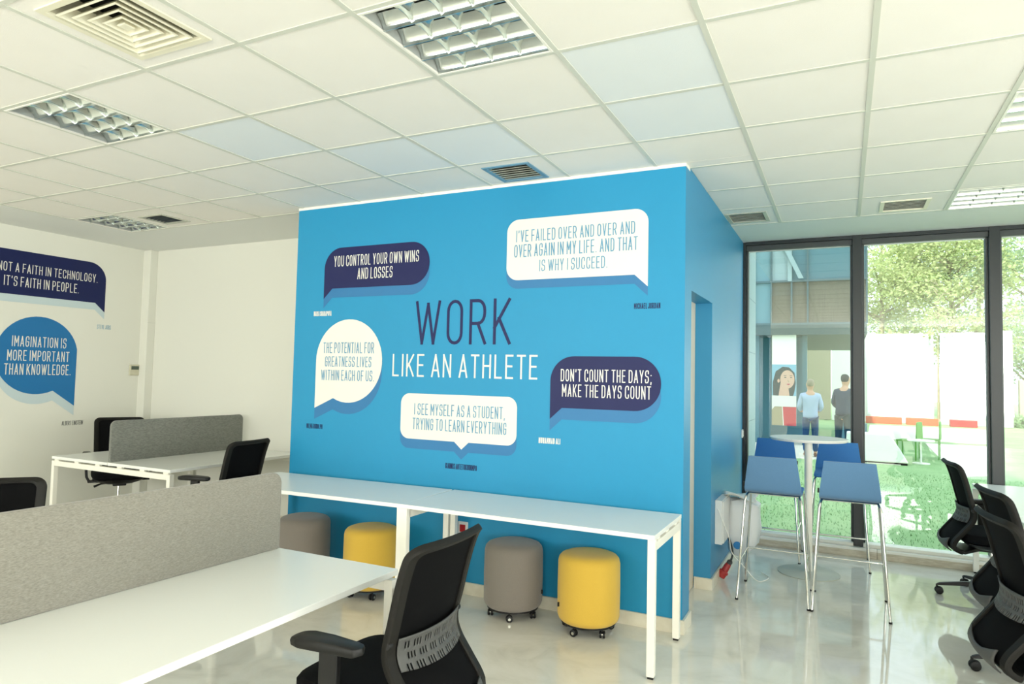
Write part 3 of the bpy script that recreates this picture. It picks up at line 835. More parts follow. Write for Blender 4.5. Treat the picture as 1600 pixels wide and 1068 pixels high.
    for k in range(5):
        a = 2*PI*(k+.5)/5
        mt = Matrix.Rotation(a, 4, 'Z')
        lg = MB().loft([[(x, y_*w_, z+zz) for y_, zz in ((-1, -h_), (1, -h_), (.7, h_), (-.7, h_))] for x, z, w_, h_ in ((.0, .105, .030, .022), (.06, .105, .026, .020), (.20, .093, .019, .014), (.33, .076, .016, .009), (.352, .070, .012, .006))]).xform(mt).build('base_leg', 'black', root, bevel=.003)
        cs = MB()
        for sg in (-1, 1): cs.lathe([(.018, -.009), (.026, -.007), (.028, 0), (.026, .007), (.018, .009)], n=18).xform(Matrix()) if False else None
        for sg in (-1, 1):
            w0 = MB().lathe([(.016, -.010), (.025, -.008), (.0275, -.003), (.0275, .004), (.024, .009), (.014, .010)], n=20)
            w0.xform(mt @ Matrix.Translation((.338, sg*.014, .0275)) @ Matrix.Rotation(PI/2, 4, 'X')); cs.add(w0.v, w0.f)
        st_ = MB().lathe([(.007, .028), (.007, .072)], n=8).xform(mt @ Matrix.Translation((.352, 0, 0))); cs.add(st_.v, st_.f)
        hd = MB().loft([[(.338+.030*math.cos(t)*q, y_, .0275+.030*math.sin(t)*q) for t in [PI*.05+PI*.8*i/8 for i in range(9)] + [PI*.85, PI*.05] for q in (1,)][:9] for y_ in (-.006, .006)]).xform(mt); cs.add(hd.v, hd.f)
        cs.build('caster', 'black', lg, smooth=True)
    for sg in (-1, 1):
        b = MB()
        b.loft([[(x0, y_, z) for x0, y_ in ((-.02, yy-.012), (.055, yy-.012), (.055, yy+.012), (-.02, yy+.012))] for z, yy in ((.395, sg*.262), (.44, sg*.285), (.52, sg*.292), (.645+arm_dz, sg*.292))])
        b.box(-.02, .055, min(sg*.12, sg*.275), max(sg*.12, sg*.275), .385, .405)
        ar = b.build('armrest', 'black', root, bevel=.004)
        pts = [(-.135, -.030), (-.15, 0), (-.135, .030), (.0, .043), (.10, .046), (.135, .034), (.14, 0), (.135, -.034), (.10, -.046), (.0, -.043)]
        sm = fillet([(x, y_, .02) for x, y_ in pts], True, 3)
        MB().loft([[(.03+x*kk, sg*.292+y_*kk, z+arm_dz-.006*max(0, (x-.05)/.1)) for x, y_ in sm] for z, kk in ((.645, .90), (.650, .98), (.664, 1.0), (.672, .97), (.677, .86))]).build('pad', 'black', ar, smooth=True)
    return root
c0 = make_chair()
tag(c0, 'black mesh office chair in the foreground tucked at the large white desk', 'office chair', 'black mesh office chairs')
c0.location = (-1.015, -.505, 0); c0.rotation_euler = (0, 0, PI+math.radians(-2.0+2.0))
dup(c0, (1.458, 3.488, 0), math.radians(4.7), 'black mesh office chair at the right nearest the window wall, seen in profile')
dup(c0, (1.462, 2.005, 0), math.radians(8), 'black mesh office chair at the right edge, middle one of the row')
dup(c0, (1.335, 1.125, 0), math.radians(8), 'black mesh office chair at the bottom right corner, nearest and largest of the row')
cL = make_chair(.05)
tag(cL, 'black office chair back showing between the foreground screen and the far left desk', 'office chair', 'black mesh office chairs')
cL.location = (-4.055, 1.385, 0); cL.rotation_euler = (0, 0, PI+math.radians(7))
ch_ = dup(c0, (-6.20, 1.93, 0), math.radians(-30), 'black office chair behind the dark grey screen against the left wall'); ch_.scale = (1, 1, 1.03)
dup(c0, (-3.04, -.86, 0), math.radians(-35), 'black office chair top cut by the left edge behind the foreground screen')

# ------------------------------------------------------------------ poufs
def make_pouf(mt, colour, label, loc, rz=0, tagside=0):
    root = tag(empty('pouf', loc, rz), label, 'pouf', 'round poufs on castors under the counter')
    r = .191; z0, z1 = .068, .474
    pr = [(.0, z1-.002), (.10, z1), (r-.045, z1-.004), (r-.020, z1-.014), (r-.006, z1-.030), (r, z1-.055), (r+.002, .26), (r, z0+.035), (r-.008, z0+.012), (r-.022, z0)]
    MB().loft([[(q*math.cos(2*PI*k/48), q*math.sin(2*PI*k/48), z) for k in range(48)] for q, z in [(max(a, .0005), b) for a, b in pr]]).build('cushion', mt, root, smooth=True)
    MB().lathe([(.155, .052), (.168, .056), (.168, .068), (.12, .069)], n=40).build('base_ring', 'black', root, smooth=True)
    tg = MB().cbox((0, 0, .17), (.012, .002, .026)); tg.xform(Matrix.Rotation(tagside, 4, 'Z') @ Matrix.Translation((r+.007, 0, 0))); tg.build('fabric_tag', 'black', root)
    for k in range(5):
        a = 2*PI*k/5+.35; cx, cy = .145*math.cos(a), .145*math.sin(a); cs = MB()
        for sg in (-1, 1):
            w0 = MB().lathe([(.012, -.007), (.020, -.005), (.022, 0), (.020, .005), (.012, .007)], n=16)
            w0.xform(Matrix.Translation((cx, cy, .022)) @ Matrix.Rotation(a+.6*k, 4, 'Z') @ Matrix.Translation((0, sg*.011, 0)) @ Matrix.Rotation(PI/2, 4, 'X')); cs.add(w0.v, w0.f)
        w0 = MB().lathe([(.006, .02), (.006, .054)], (cx, cy, 0), n=8); cs.add(w0.v, w0.f)
        cs.build('caster', 'black', root, smooth=True)
        hb = MB().lathe([(.009, -.0195), (.009, .0195)], n=10); hb.xform(Matrix.Translation((cx, cy, .022)) @ Matrix.Rotation(a+.6*k, 4, 'Z') @ Matrix.Rotation(PI/2, 4, 'X')); hb.build('axle_cap', 'chrome', root, smooth=True)
    return root
make_pouf('yellow_cloth', 'yellow', 'yellow round pouf under the right end of the counter', (-.935, 1.46, 0), .3, math.radians(205))
make_pouf('grey_cloth', 'grey', 'grey round pouf between the black chair back and the right yellow pouf', (-1.462, 1.475, 0), .9, math.radians(-45))
make_pouf('yellow_cloth', 'yellow', 'yellow round pouf under the left counter, partly hidden by the desk legs', (-2.52, 1.345, 0), .1, 2)
make_pouf('grey_cloth', 'grey', 'grey round pouf at the far left end of the counter beside the felt screen', (-3.16, 1.36, 0), .5, 2)

# ------------------------------------------------------------------ high table and bar stools
def make_table(loc, label, r=.30, z=1.1):
    t = tag(empty('high_table', loc), label, 'table')
    MB().lathe([(r-.012, z-.022), (r-.002, z-.010), (r, z-.004), (r-.002, z)], n=64).build('table_top', 'white', t, smooth=True)
    MB().lathe([(.030, .012), (.030, z-.022)], n=24).build('column', 'metal_white', t, smooth=True)
    MB().lathe([(.236, 0), (.237, .006), (.22, .011), (.04, .016), (.034, .02)], n=64).build('base_plate', 'vent_grey', t, smooth=True)
    return t
make_table((.222, 3.545, 0), 'white round high table with disc foot between four blue bar stools')
def make_stool(mt):
    root = empty('bar_stool')
    # upholstered shell: faces +y, back on -y side; one L-shaped body
    prof = [(.190, .752), (.150, .764), (.0, .762), (-.12, .764), (-.178, .778), (-.198, .812), (-.212, .90), (-.226, 1.022)]
    pr = catmull(prof, 5); th = .026; loops = []
    for i, p in enumerate(pr):
        a = pr[max(0, i-1)]; b = pr[min(len(pr)-1, i+1)]; d = (b-a).normalized(); nn = Vector((-d.y, d.x))
        hw = .188-.004*0
        if p.y > .80: hw = .188-(p.y-.80)/.222*.030
        edge = .35 if i in (0, len(pr)-1) else (.8 if i in (1, len(pr)-2) else 1)
        t = th/2*edge; n = nn
        lp = []
        for yx, q in ((-hw+.004*(1-edge)*4, -.6), (-hw, 0), (-hw+.004*(1-edge)*4, .6), (-hw+.012, 1), (hw-.012, 1), (hw-.004*(1-edge)*4, .6), (hw, 0), (hw-.004*(1-edge)*4, -.6), (hw-.012, -1), (-hw+.012, -1)):
            c = p+n*(t*q); lp.append((yx, c.x, c.y))
        loops.append(lp)
    MB().loft(loops).build('seat_shell', mt, root, smooth=True)
    bp_ = MB(); loops = []
    seg = [q for q in range(len(pr)) if pr[q].x < -.150]
    for ii, i in enumerate(seg):
        p = pr[i]; a = pr[max(0, i-1)]; b = pr[min(len(pr)-1, i+1)]; d = (b-a).normalized(); nn = Vector((d.y, -d.x))
        hw = .189 if p.y < .80 else .189-(p.y-.80)/.222*.030
        off = -(th/2+.002) if nn.x > 0 else (th/2+.002)
        c0_ = p+nn*off; c1_ = p+nn*(off*.2)
        loops.append([(-hw, c0_.x, c0_.y), (hw, c0_.x, c0_.y), (hw, c1_.x, c1_.y), (-hw, c1_.x, c1_.y)])
    bp_.loft(loops).build('back_panel', 'stool_blue', root, smooth=True)
    MB().box(-.199, -.188, -.205, -.185, .80, .83).build('fabric_tag', 'black', root)
    # two bent side frames
    for sx in (-1, 1):
        pts = [(sx*.235, -.245, .004), (sx*.190, -.180, .690), (sx*.184, -.168, .722), (sx*.176, -.150, .738), (sx*.172, 0, .741), (sx*.176, .150, .738), (sx*.184, .168, .722), (sx*.190, .180, .690), (sx*.235, .245, .004)]
        front_ = MB().tube([pts[0], pts[1], pts[2], pts[3], pts[4]], .0085, 12).build('leg', 'chrome', root, smooth=True)
        MB().lathe([(.011, 0), (.011, .012)], (pts[0][0], pts[0][1], 0), n=12).build('foot_cap', 'black', front_)
        back_ = MB().tube([pts[8], pts[7], pts[6], pts[5], pts[4]], .0085, 12).build('leg', 'chrome', root, smooth=True)
        MB().lathe([(.011, 0), (.011, .012)], (pts[8][0], pts[8][1], 0), n=12).build('foot_cap', 'black', back_)
    z = .27; k = (.69-z)/.686; X = .190+.045*k; Y = .180+.065*k
    MB().tube([(-X, Y, z), (X, Y, z)], .007, 10).build('footrest', 'chrome', root, smooth=True)
    for sx in (-1, 1):
        MB().tube([(sx*X, -Y, z), (sx*X, Y, z)], .006, 10).build('side_bar', 'chrome', root, smooth=True)
    for sy in (-.11, .11): MB().tube([(-.172, sy, .741), (.172, sy, .741)], .007, 8).build('seat_bar', 'chrome', root, smooth=True)
    return root
s0 = make_stool('stool_blue_dark')
gp = 'blue upholstered bar stools at the high table'
tag(s0, 'blue bar stool nearest the blue side wall, its back to the camera', 'bar stool', gp); s0.location = (.030, 2.790, 0)
dup(s0, (.520, 2.785, 0), 0, 'blue bar stool in front right of the high table, its back to the camera')
dup(s0, (-.095, 4.035, 0), PI, 'blue bar stool behind the high table, left one by the window')
dup(s0, (.440, 4.03, 0), PI, 'blue bar stool behind the high table, right one in front of the dark mullion')

# ------------------------------------------------------------------ small fittings
sw_ = tag(empty('light_switch', (XC, 4.36, 1.045)), 'small white light switch on the blue side wall beside the window', 'switch')
box('plate', 0, .010, -.040, .040, -.040, .040, 'plastic_white', sw_, bevel=.003); box('rocker', .010, .014, -.022, .022, -.028, .028, 'white', sw_, bevel=.002)
so = tag(empty('wall_socket', (-1.968, YW, .455)), 'white wall socket with red insert on the blue wall under the counter', 'socket')
box('plate', -.040, .040, -.010, 0, -.060, .050, 'plastic_white', so, bevel=.003); box('red_insert', -.024, .022, -.014, -.010, -.022, .030, 'red', so, bevel=.002)
th = tag(empty('thermostat', (XWL, 2.50, 1.53)), 'beige wall thermostat with small grey display beside the corner trunking', 'thermostat')
box('casing', 0, .022, -.066, .066, -.062, .062, 'beige', th, bevel=.004); box('display', .022, .024, -.050, .040, .005, .045, 'lcd', th)
# white cabinet and plastic bag hanging by the window
cb = tag(empty('electric_cabinet', (XC, 2.84, .30)), 'narrow white electric cabinet low on the blue side wall', 'cabinet')
box('casing', 0, .055, 0, .34, .0, .335, 'plastic_white', cb, bevel=.004); box('lid', .055, .066, .004, .336, .01, .325, 'plastic_white', cb, bevel=.003)
bg_ = tag(empty('plastic_bag', (-.235, 3.21, 0)), 'white plastic bag bulging beside the electric cabinet', 'bag')
loops = []
for z, a, c, cx in ((.16, .035, .05, -.06), (.20, .085, .09, -.035), (.26, .115, .11, -.01), (.38, .122, .12, .0), (.50, .122, .12, .0), (.57, .118, .11, .0), (.60, .09, .08, -.02), (.605, .03, .03, -.03)):
    loops.append([(cx+a*(1+.05*math.sin(5*t+z*20))*math.copysign(abs(math.cos(t))**.6, math.cos(t)), c*(1+.05*math.cos(4*t+z*15))*math.copysign(abs(math.sin(t))**.6, math.sin(t)), z+.008*math.sin(3*t+9*z)) for t in [2*PI*k/40 for k in range(40)]])
MB().loft(loops).build('bag_body', 'bag', bg_, smooth=True)
stk = MB().lathe([(.030, 0), (.028, .003)], n=24); stk.xform(Matrix.Translation((-.04, -.122, .255)) @ Matrix.Rotation(PI/2, 4, 'X')); o = stk.build('sticker', 'sticker', bg_); o['label'] = 'round blue sticker'
pp = MB(); N_ = 10
v = []; fc = []
for i in range(N_+1):
    for j in range(N_+1):
        u_, v_ = i/N_, j/N_
        v.append((-.385+.24*u_+.01*math.sin(9*v_), 3.08+.22*v_, .636+.016*math.sin(5*u_+3*v_)+.012*math.cos(11*v_+2*u_)-.02*abs(u_-.4)))
for i in range(N_):
    for j in range(N_): q = i*(N_+1)+j; fc.append((q, q+N_+1, q+N_+2, q+1))
pp.add(v, fc); o = pp.build('crumpled_paper', 'white', smooth=True); o.modifiers.new('solid', 'SOLIDIFY').thickness = .002
tag(o, 'crumpled white paper lying on top of the cabinet and bag', 'paper')
cb2 = tag(empty('power_plug', (-.33, 3.0, 0)), 'red industrial power plug hanging at the floor by the skirting', 'plug')
mt = Matrix.Translation((-.03, .0, .065)) @ Matrix.Rotation(.5, 4, 'Y') @ Matrix.Rotation(-.15, 4, 'X')
MB().lathe([(.024, -.055), (.030, -.05), (.032, -.02), (.036, -.018), (.036, .0), (.026, .004), (.024, .05), (.020, .066)], n=20).xform(mt).build('plug_body', 'plug_red', cb2, smooth=True)
MB().lathe([(.020, .066), (.021, .09), (.012, .10)], n=16).xform(mt).build('cable_gland', 'lumbar', cb2, smooth=True)
MB().tube(catmull([(.02, 0, .155), (.03, .02, .20), (.015, .05, .26), (-.01, .08, .31)], 6), .008, 8).build('cable', 'frame_grey', cb2, smooth=True)
wc = MB().tube(catmull([(-.385, 2.835, .57), (-.35, 2.815, .50), (-.305, 2.86, .36), (-.30, 2.98, .22), (-.22, 3.02, .12), (-.12, 3.05, .012), (-.05, 3.20, .008), (-.12, 3.33, .008)], 8), .0035, 8).build('white_cable', 'white', smooth=True)
tag(wc, 'thin white cable looping down from the cabinet to the floor', 'cable')

# ------------------------------------------------------------------ outdoors
GZ = -.05
lawn = box('ground_lawn', -30, 40, YG+.12, 75, GZ-.3, GZ, 'lawn', kind='structure')
def ground_poly(name, poly, z, material):
    b = MB(); b.prism(poly, GZ-.01, z, 'xy'); return struct(b.build(name, material))
ground_poly('garden_path', [(1.1, 20.2), (4.15, 20.3), (5.25, 27.6), (1.4, 27.6)], GZ+.012, 'paving')
ground_poly('patio', [(2.30, 11.7), (2.85, 12.2), (4.10, 19.3), (2.50, 19.3)], GZ+.014, 'paving')
ground_poly('terrace', [(-6, 13.0), (1.5, 13.0), (1.5, 17.5), (-6, 17.5)], GZ+.016, 'paving')
# grass blades in the near lawn (uncountable)
gb = MB()
for k in range(16000):
    y = 4.7+7.0*random.random()**1.3; x = -1.2+7.5*random.random(); a = random.random()*PI; h = .012+.02*random.random(); w2 = .005
    dx_, dy_ = math.cos(a)*w2, math.sin(a)*w2; lx, ly = (random.random()-.5)*.03, (random.random()-.5)*.03
    gb.add([(x-dx_, y-dy_, GZ-.002), (x+dx_, y+dy_, GZ-.002), (x+lx, y+ly, GZ+h)], [(0, 1, 2)])
o = gb.build('grass', 'blade', recalc=False, kind='stuff'); tag(o, 'short green grass blades of the lawn outside the window', 'grass')
# upright panels that stand in for reflections in the window glass
gh = 'white panels beyond the lawn, standing in for window reflections'
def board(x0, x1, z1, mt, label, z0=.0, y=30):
    root = tag(empty('reflection_panel', ((x0+x1)/2, y, GZ)), label, 'hoarding', gh)
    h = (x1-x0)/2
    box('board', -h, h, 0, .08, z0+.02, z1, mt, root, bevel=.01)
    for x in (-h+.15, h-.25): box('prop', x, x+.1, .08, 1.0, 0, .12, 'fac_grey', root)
board(.02, 3.80, 3.75, 'hoarding', 'wide white panel for a window reflection, left of the slim tree trunk')
board(4.03, 5.56, 3.77, 'hoarding', 'white panel for a window reflection, between the slim trunk and the second mullion')
board(5.60, 6.47, 3.83, 'hoarding', 'white panel for a window reflection, right of the second mullion, seen in the right pane')
board(-1.12, -.02, 3.70, 'cream_panel', 'cream panel for a window reflection, behind the man in the pale shirt')
for a, c, lb in ((1.3, 2.6, 'low orange kerb at the foot of the white panels, left piece'), (2.75, 3.85, 'low orange kerb at the foot of the white panels beside the trunk'), (4.25, 5.15, 'low red kerb in front of the white panels right of the trunk')):
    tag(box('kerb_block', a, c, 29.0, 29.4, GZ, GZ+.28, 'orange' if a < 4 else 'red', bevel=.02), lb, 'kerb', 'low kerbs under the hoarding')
# trees
def tree(x, y, h, cr, seed, leafm, label, nl=15000, lean=0, tr=.16, base=.22, ls=.15):
    rnd = random.Random(seed)
    root = tag(empty('tree', (x, y, GZ)), label, 'tree', 'trees beyond the hoarding')
    b = MB(); b.tube([(0, 0, 0), (lean*.2, .05, h*.2), (lean*.5, .1, h*.5), (lean, 0, h*.85)], [tr, tr*.85, tr*.6, tr*.2], 9); b.build('trunk', 'bark', root, smooth=True)
    b = MB(); cl = []
    for k in range(16):
        a = rnd.random()*2*PI; z0 = h*(base+.45*rnd.random()); L_ = cr*(.5+.5*rnd.random())
        p = (lean*z0/h, 0, z0); q = (p[0]+L_*math.cos(a), L_*math.sin(a), z0+L_*(.25+.5*rnd.random()))
        b.tube([p, ((p[0]+q[0])/2, (p[1]+q[1])/2, (p[2]+q[2])/2+.15), q], [tr*.4, tr*.25, .02], 6); cl.append(q); cl.append(((p[0]+q[0])/2, (p[1]+q[1])/2, (p[2]+q[2])/2+.3))
    b.build('branches', 'bark', root, smooth=True)
    for k in range(14):
        a = rnd.random()*2*PI; rr = cr*math.sqrt(rnd.random()); cl.append((rr*math.cos(a)+lean*.6, rr*math.sin(a), h*(base+(1-base)*rnd.random())))
    b = MB()
    for k in range(nl):
        c = cl[rnd.randrange(len(cl))]; s_ = cr*.2
        p = Vector((c[0]+rnd.gauss(0, s_), c[1]+rnd.gauss(0, s_), c[2]+rnd.gauss(0, s_*.6)))
        d = Vector((rnd.gauss(0, 1), rnd.gauss(0, 1), rnd.gauss(0, .7))).normalized(); e = d.cross(Vector((rnd.gauss(0, 1), rnd.gauss(0, 1), rnd.gauss(0, 1)))).normalized()
        l_ = ls*(.6+.8*rnd.random())
        b.add([p, p+d*l_*.5+e*l_*.3, p+d*l_, p+d*l_*.5-e*l_*.3], [(0, 1, 2, 3)])
    b.build('foliage', leafm, root, recalc=False, kind='stuff')
tree(2.2, 35.5, 11, 2.8, 1, 'leaf_a', 'yellow-green leafy tree behind the left end of the white panels')
tree(5.3, 34.6, 12, 2.6, 2, 'leaf_a', 'leafy tree with forked trunk above the middle white panel', lean=-.6)
tree(8.4, 36.5, 12, 3.2, 3, 'leaf_b', 'dense green tree at the right behind the last white panel', nl=11000, base=.12)
tree(11.8, 36, 11, 3.4, 4, 'leaf_b', 'dense green tree at the far right of the garden', nl=9000, base=.1)
tree(3.6, 41, 13, 3.6, 5, 'leaf_b', 'taller pale green tree farther back in the middle', nl=5500)
tree(7.2, 42, 13, 3.4, 6, 'leaf_a', 'tall yellow-green tree farther back at the right', nl=5500)
tree(3.90, 29.3, 4.6, .5, 7, 'leaf_a', 'slim young tree standing in the gap between the white panels', nl=250, tr=.055, base=.8)
tree(-1.5, 40, 12, 3.2, 8, 'leaf_a', 'leafy tree hidden behind the glass building', nl=3000)
# low garden wall and hedge at the right
tag(box('garden_wall', 6.9, 14, 31.2, 31.5, GZ, GZ+1.9, 'cream_panel', bevel=.02), 'low cream garden wall at the right beyond the lawn', 'wall')
hb = MB(); rnd = random.Random(3)
for k in range(2600):
    p = Vector((6.3+6*rnd.random(), 30.2+.8*rnd.random(), GZ+.45*rnd.random())); d = Vector((rnd.gauss(0,1), rnd.gauss(0,1), rnd.gauss(0,1))).normalized(); e = d.orthogonal().normalized()
    hb.add([p, p+d*.08+e*.05, p+d*.16, p+d*.08-e*.05], [(0,1,2,3)])
tag(hb.build('hedge', 'leaf_b', recalc=False, kind='stuff'), 'low hedge at the foot of the cream garden wall', 'hedge')

# opposite wing of the building
FY = 16.0
bl = tag(empty('office_building', (0, FY, GZ)), 'glass-fronted office wing on pillars across the garden', 'building')
XR = 1.00
box('soffit', -7, XR, 0, 9, 2.82, 3.10, 'fac_soffit', bl)
box('body', -7, XR-.05, .16, 9, 3.10, 9.0, 'fac_grey', bl)
COLX = [-3.3, -2.5, -1.62, -1.2, -.71, -.33, XR-.26, XR]
rows = [(3.12, 4.18, 'fac_brown'), (4.22, 6.2, 'fac_glass'), (6.24, 8.9, 'fac_glass_pale')]
for r_, (z0, z1, mt_) in enumerate(rows):
    for k in range(len(COLX)-1):
        m2 = mt_
        if k == 5 and r_ == 0: m2 = 'fac_brown'
        if k in (2, 3): m2 = ('fac_glass_pale', 'fac_white')[k % 2] if r_ else ('fac_glass_pale', 'fac_brown')[k % 2]
        if k == 6: m2 = ('fac_brown', 'fac_glass', 'fac_glass')[r_]
        if k == 1 and r_ == 0: m2 = 'fac_white'
        box('facade_panel', COLX[k]+.02, COLX[k+1]-.02, .06, .15, z0, z1, m2, bl)
for x in COLX: box('facade_mullion', x-.02, x+.02, 0, .14, 3.10, 9.0, 'fac_frame', bl)
for z in (3.10, 4.20, 6.22): box('facade_rail', -7, XR, -.01, .14, z-.025, z+.025, 'fac_frame', bl)
b = MB()
for sg in (0,): b.prism([(-1.28, 5.9), (-1.16, 5.9), (-.42, 4.25), (-.54, 4.25)], -.07, -.04, 'xz')
o = b.build('diagonal_reflection', 'fac_white', bl)  # this strip and the pier below stand in for a reflection in the glass
box('pier', -.80, -.70, -.02, 0, 4.2, 6.2, 'fac_white', bl)
for x in (-1.58, -.42): 
    box('pillar', x-.06, x+.06, .3, .5, 0, 2.82, 'teal', bl)
box('ground_wall', -6, -.50, 1.2, 1.35, 0, 2.82, 'teal', bl)
for x in (-4.2, -3.1, -2.0): box('ground_mullion', x-.03, x+.03, 1.14, 1.2, 0, 2.82, 'fac_frame', bl)
box('low_unit', .30, XR, .3, .7, 0, .62, 'teal', bl)
# poster stand in front of the ground floor
PY = FY+.10
ps = tag(empty('advert_panel', (-.893, PY, GZ)), 'tall white poster panel with portrait of a dark-haired woman outside', 'poster')
hw = .290
box('panel', -hw, hw, 0, .06, .50, 2.86, 'hoarding', ps, bevel=.005)
def pf(d): return lambda x, z: (x, -d, z)
flat([(-hw, 1.05), (hw, 1.05), (hw, 2.06), (-hw, 2.06)], pf(.003), 'poster_sky', 'poster_sky', ps)
flat([(x, z) for x, z in [(-.26, 1.20), (-.27, 1.6), (-.20, 1.88), (-.04, 2.0), (.12, 1.99), (.25, 1.85), (.28, 1.6), (.25, 1.38), (.20, 1.2)]], pf(.006), 'hair_shape', 'poster_hair', ps)
flat([(.08+.17*math.cos(2*PI*k/28), 1.68+.235*math.sin(2*PI*k/28)) for k in range(28)], pf(.009), 'face_shape', 'poster_face', ps)
flat([(-.14, 1.20), (-.08, 1.60), (.10, 1.52), (.14, 1.20)], pf(.0085), 'neck_shape', 'poster_face', ps)
flat([(-.13+.03*math.cos(2*PI*k/12), 1.64+.05*math.sin(2*PI*k/12)) for k in range(12)], pf(.0088), 'ear_shape', 'poster_face', ps)
for x in (.03, .17): flat([(x+.028*math.cos(2*PI*k/12), 1.73+.012*math.sin(2*PI*k/12)) for k in range(12)], pf(.012), 'eye_shape', 'poster_hair', ps)
for x in (.03, .17): flat([(x-.035, 1.77), (x+.03, 1.775), (x+.03, 1.785), (x-.035, 1.782)], pf(.012), 'brow_shape', 'poster_hair', ps)
flat([(.085, 1.70), (.125, 1.615), (.10, 1.61)], pf(.012), 'nose_shape', 'poster_tan', ps)
flat([(.06, 1.555), (.105, 1.572), (.15, 1.555), (.105, 1.535)], pf(.012), 'lips_shape', 'poster_lip', ps)
flat([(-hw, .98), (hw, .98), (hw, 1.26), (-hw, 1.26)], pf(.013), 'white_band', 'print_white', ps)
flat([(-hw, .50), (-.02, .50), (-.05, .98), (-.22, .98), (-hw, .90)], pf(.004), 'coat_shape', 'poster_tan', ps)
flat([(.0, .50), (hw, .50), (hw, .98), (-.03, .98)], pf(.005), 'shirt_shape', 'poster_red', ps)

# tables and chairs put in for window reflections of the room
tb = tag(empty('reflection_table', (1.02, 13.3, GZ)), 'low white table outside, put in for a desk reflected in the window', 'table')
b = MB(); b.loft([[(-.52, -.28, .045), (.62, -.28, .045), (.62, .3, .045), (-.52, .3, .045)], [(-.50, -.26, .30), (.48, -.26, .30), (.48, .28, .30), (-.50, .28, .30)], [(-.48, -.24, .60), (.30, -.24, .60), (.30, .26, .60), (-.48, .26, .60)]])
b.build('table_cloth', 'hoarding', tb, smooth=False, bevel=.02); box('under_shadow', -.50, .60, -.25, .27, 0, .045, 'dark_gap', tb)  # dark strip at the bottom stands in for shadow beneath the table
def reflection_chair(loc, rz, label, mt_='garden_green'):
    t = tag(empty('reflection_chair', loc, rz), label, 'reflected chair', 'green chairs standing in for window reflections')
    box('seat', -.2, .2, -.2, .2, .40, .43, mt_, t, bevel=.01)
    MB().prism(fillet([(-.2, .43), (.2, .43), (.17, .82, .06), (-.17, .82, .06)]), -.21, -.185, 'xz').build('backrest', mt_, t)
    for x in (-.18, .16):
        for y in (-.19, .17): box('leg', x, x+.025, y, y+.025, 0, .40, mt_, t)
reflection_chair((1.75, 14.4, GZ), 1.2, 'green chair for a window reflection, outside nearest the low white table')
reflection_chair((2.18, 14.9, GZ), 1.4, 'green chair for a window reflection, outside on the edge of the pale paving')
gt = tag(empty('reflection_table', (1.90, 13.6, GZ)), 'small round white table for a window reflection, between the green chairs', 'table')
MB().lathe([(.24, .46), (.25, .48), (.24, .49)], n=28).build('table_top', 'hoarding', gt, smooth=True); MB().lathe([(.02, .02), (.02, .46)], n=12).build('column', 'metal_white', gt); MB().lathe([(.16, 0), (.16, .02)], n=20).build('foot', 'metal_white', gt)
# pale pier at the outside corner
pr_ = struct(box('wall_outer', XC-.125, XC+.034, YG+.10, YG+.75, GZ, 3.2, 'fac_white'))
for z in (.45, 1.15, 1.85, 2.4): box('panel_joint', XC+.0335, XC+.0345, YG+.10, YG+.752, z, z+.006, 'fac_frame', pr_)

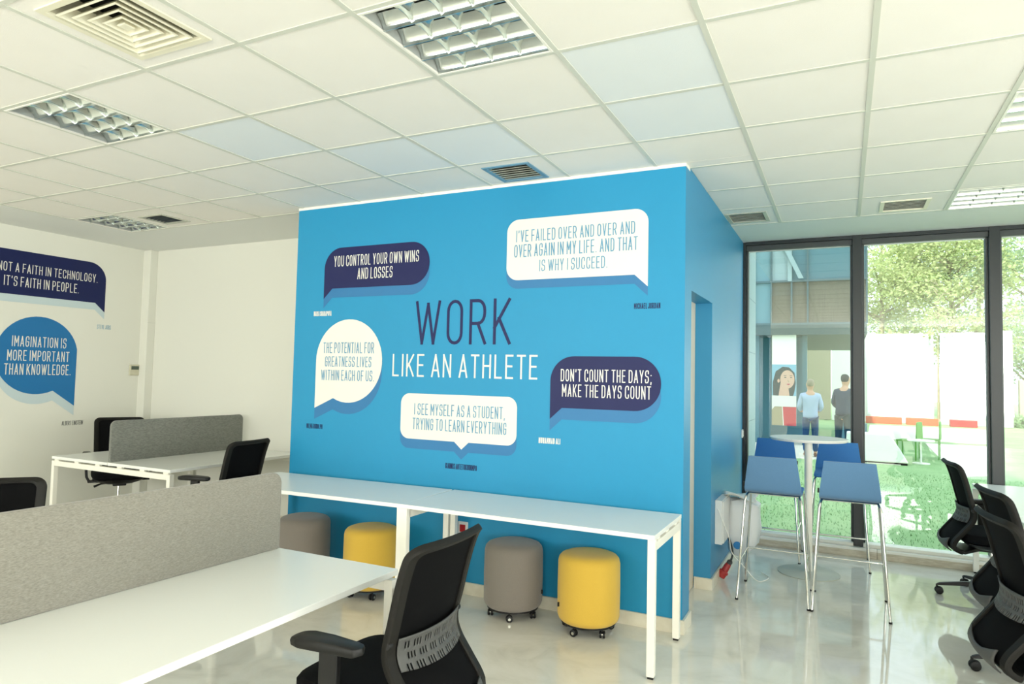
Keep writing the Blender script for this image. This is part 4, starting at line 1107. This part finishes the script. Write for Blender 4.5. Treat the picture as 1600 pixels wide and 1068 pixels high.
# ------------------------------------------------------------------ people outside
def skin_obj(name, verts, edges, radii, material, parent, sub=2):
    me = bpy.data.meshes.new(name); me.from_pydata(verts, edges, []); me.materials.append(M[material])
    o = bpy.data.objects.new(name, me); col.objects.link(o); o.parent = parent
    md = o.modifiers.new('skin', 'SKIN')
    if not me.skin_vertices: me.attributes if False else None
    for i, r_ in enumerate(radii):
        sv = me.skin_vertices[0].data[i]; sv.radius = r_ if isinstance(r_, tuple) else (r_, r_); sv.use_root = (i == 0)
    md.use_smooth_shade = True
    ss = o.modifiers.new('sub', 'SUBSURF'); ss.levels = sub; ss.render_levels = sub
    return o
def person(loc, rz, label, shirt, trousers, hair, lean=0.0, scale=1.0):
    """faces +y locally"""
    t = tag(empty('person', loc, rz), label, 'person'); t.scale = (scale,)*3
    L = lean
    V = [(0, 0, .93), (0, .01+L*.3, 1.08), (0, .0+L*.7, 1.28), (0, 0+L*1.0, 1.43), (0, .01+L*1.1, 1.51), (0, .03+L*1.25, 1.58), (0, .03+L*1.3, 1.67), (0, .02+L*1.3, 1.77)]
    E_ = [(i, i+1) for i in range(7)]; R_ = [(.15, .10), (.14, .10), (.17, .105), (.13, .09), .054, (.074, .092), (.104, .125), (.080, .098)]
    hands = []
    for sx in (-1, 1):
        n = len(V); sh = L*.95
        V += [(sx*.17, sh, 1.40), (sx*.24, -.01+sh, 1.15), (sx*.19, .19+sh, 1.03), (sx*.15, .25+sh, 1.04)]
        R_ += [.055, .043, .032, (.036, .020)]; E_ += [(3, n), (n, n+1), (n+1, n+2), (n+2, n+3)]; hands.append((sx*.15, .25+sh, 1.04))
        n = len(V)
        V += [(sx*.09, 0, .86), (sx*.10, .01, .48), (sx*.105, -.01, .10), (sx*.11, .10, .05)]
        R_ += [.085, .058, .040, (.036, .028)]; E_ += [(0, n), (n, n+1), (n+1, n+2), (n+2, n+3)]
    skin_obj('body', V, E_, R_, 'skin', t)
    # fingers
    for h in hands:
        sx = 1 if h[0] > 0 else -1
        for k, (ox, ln) in enumerate(((-.03, .06), (-.012, .075), (.006, .07), (.024, .055))):
            skin_obj('finger', [(h[0]+ox, h[1], h[2]), (h[0]+ox*1.1, h[1]+ln*.6, h[2]-.004), (h[0]+ox*1.1, h[1]+ln, h[2]-.025)], [(0, 1), (1, 2)], [.009, .008, .007], 'skin', t, 1)
        skin_obj('thumb', [(h[0]-sx*.03, h[1]-.01, h[2]), (h[0]-sx*.055, h[1]+.03, h[2]+.005)], [(0, 1)], [.010, .008], 'skin', t, 1)
    # nose and ears
    skin_obj('nose', [(0, .115+L*1.3, 1.67), (0, .14+L*1.3, 1.65)], [(0, 1)], [.010, .012], 'skin', t, 1)
    for sx in (-1, 1): skin_obj('ear', [(sx*.080, .02+L*1.3, 1.69), (sx*.086, .01+L*1.3, 1.65)], [(0, 1)], [.012, .009], 'skin', t, 1)
    # shirt
    V2 = [(0, 0, .84), (0, 0, .95), (0, .01+L*.3, 1.08), (0, L*.7, 1.28), (0, L*.98, 1.43), (0, .01+L*1.08, 1.50)]; E2 = [(0, 1), (1, 2), (2, 3), (3, 4), (4, 5)]; R2 = [(.17, .13), (.178, .128), (.170, .125), (.205, .132), (.16, .115), (.080, .080)]
    for sx in (-1, 1):
        n = len(V2); sh = L*.95
        V2 += [(sx*.17, sh, 1.40), (sx*.24, -.01+sh, 1.15), (sx*.20, .14+sh, 1.055)]; R2 += [.075, .062, .050]; E2 += [(4, n), (n, n+1), (n+1, n+2)]
    skin_obj('shirt', V2, E2, R2, shirt, t)
    V3 = [(0, 0, 1.0)]; E3 = []; R3 = [(.165, .12)]
    for sx in (-1, 1):
        n = len(V3); V3 += [(sx*.09, 0, .84), (sx*.10, .01, .48), (sx*.105, -.01, .10)]; R3 += [.100, .073, .058]; E3 += [(0, n), (n, n+1), (n+1, n+2)]
    skin_obj('trousers', V3, E3, R3, trousers, t)
    for sx in (-1, 1): skin_obj('shoe', [(sx*.105, -.04, .045), (sx*.11, .06, .042), (sx*.115, .16, .035)], [(0, 1), (1, 2)], [.045, .046, .036], 'shoe', t, 1)
    skin_obj('hair', [(0, -.035+L*1.3, 1.60), (0, -.020+L*1.3, 1.70), (0, .01+L*1.3, 1.795)], [(0, 1), (1, 2)], [(.075, .060), (.096, .095), (.080, .095)], hair, t)
    return t
person((-.165, 13.45, GZ+.02), .12, 'man in pale blue shirt and dark jeans standing outside with his back to the window', 'shirt', 'jeans', 'hair_grey', .02, .93)
person((.47, 13.9, GZ+.02), -.35, 'person in dark padded jacket leaning forward outside, half hidden by the mullion', 'jacket', 'dark_trousers', 'hair_dark', .10, 1.0)
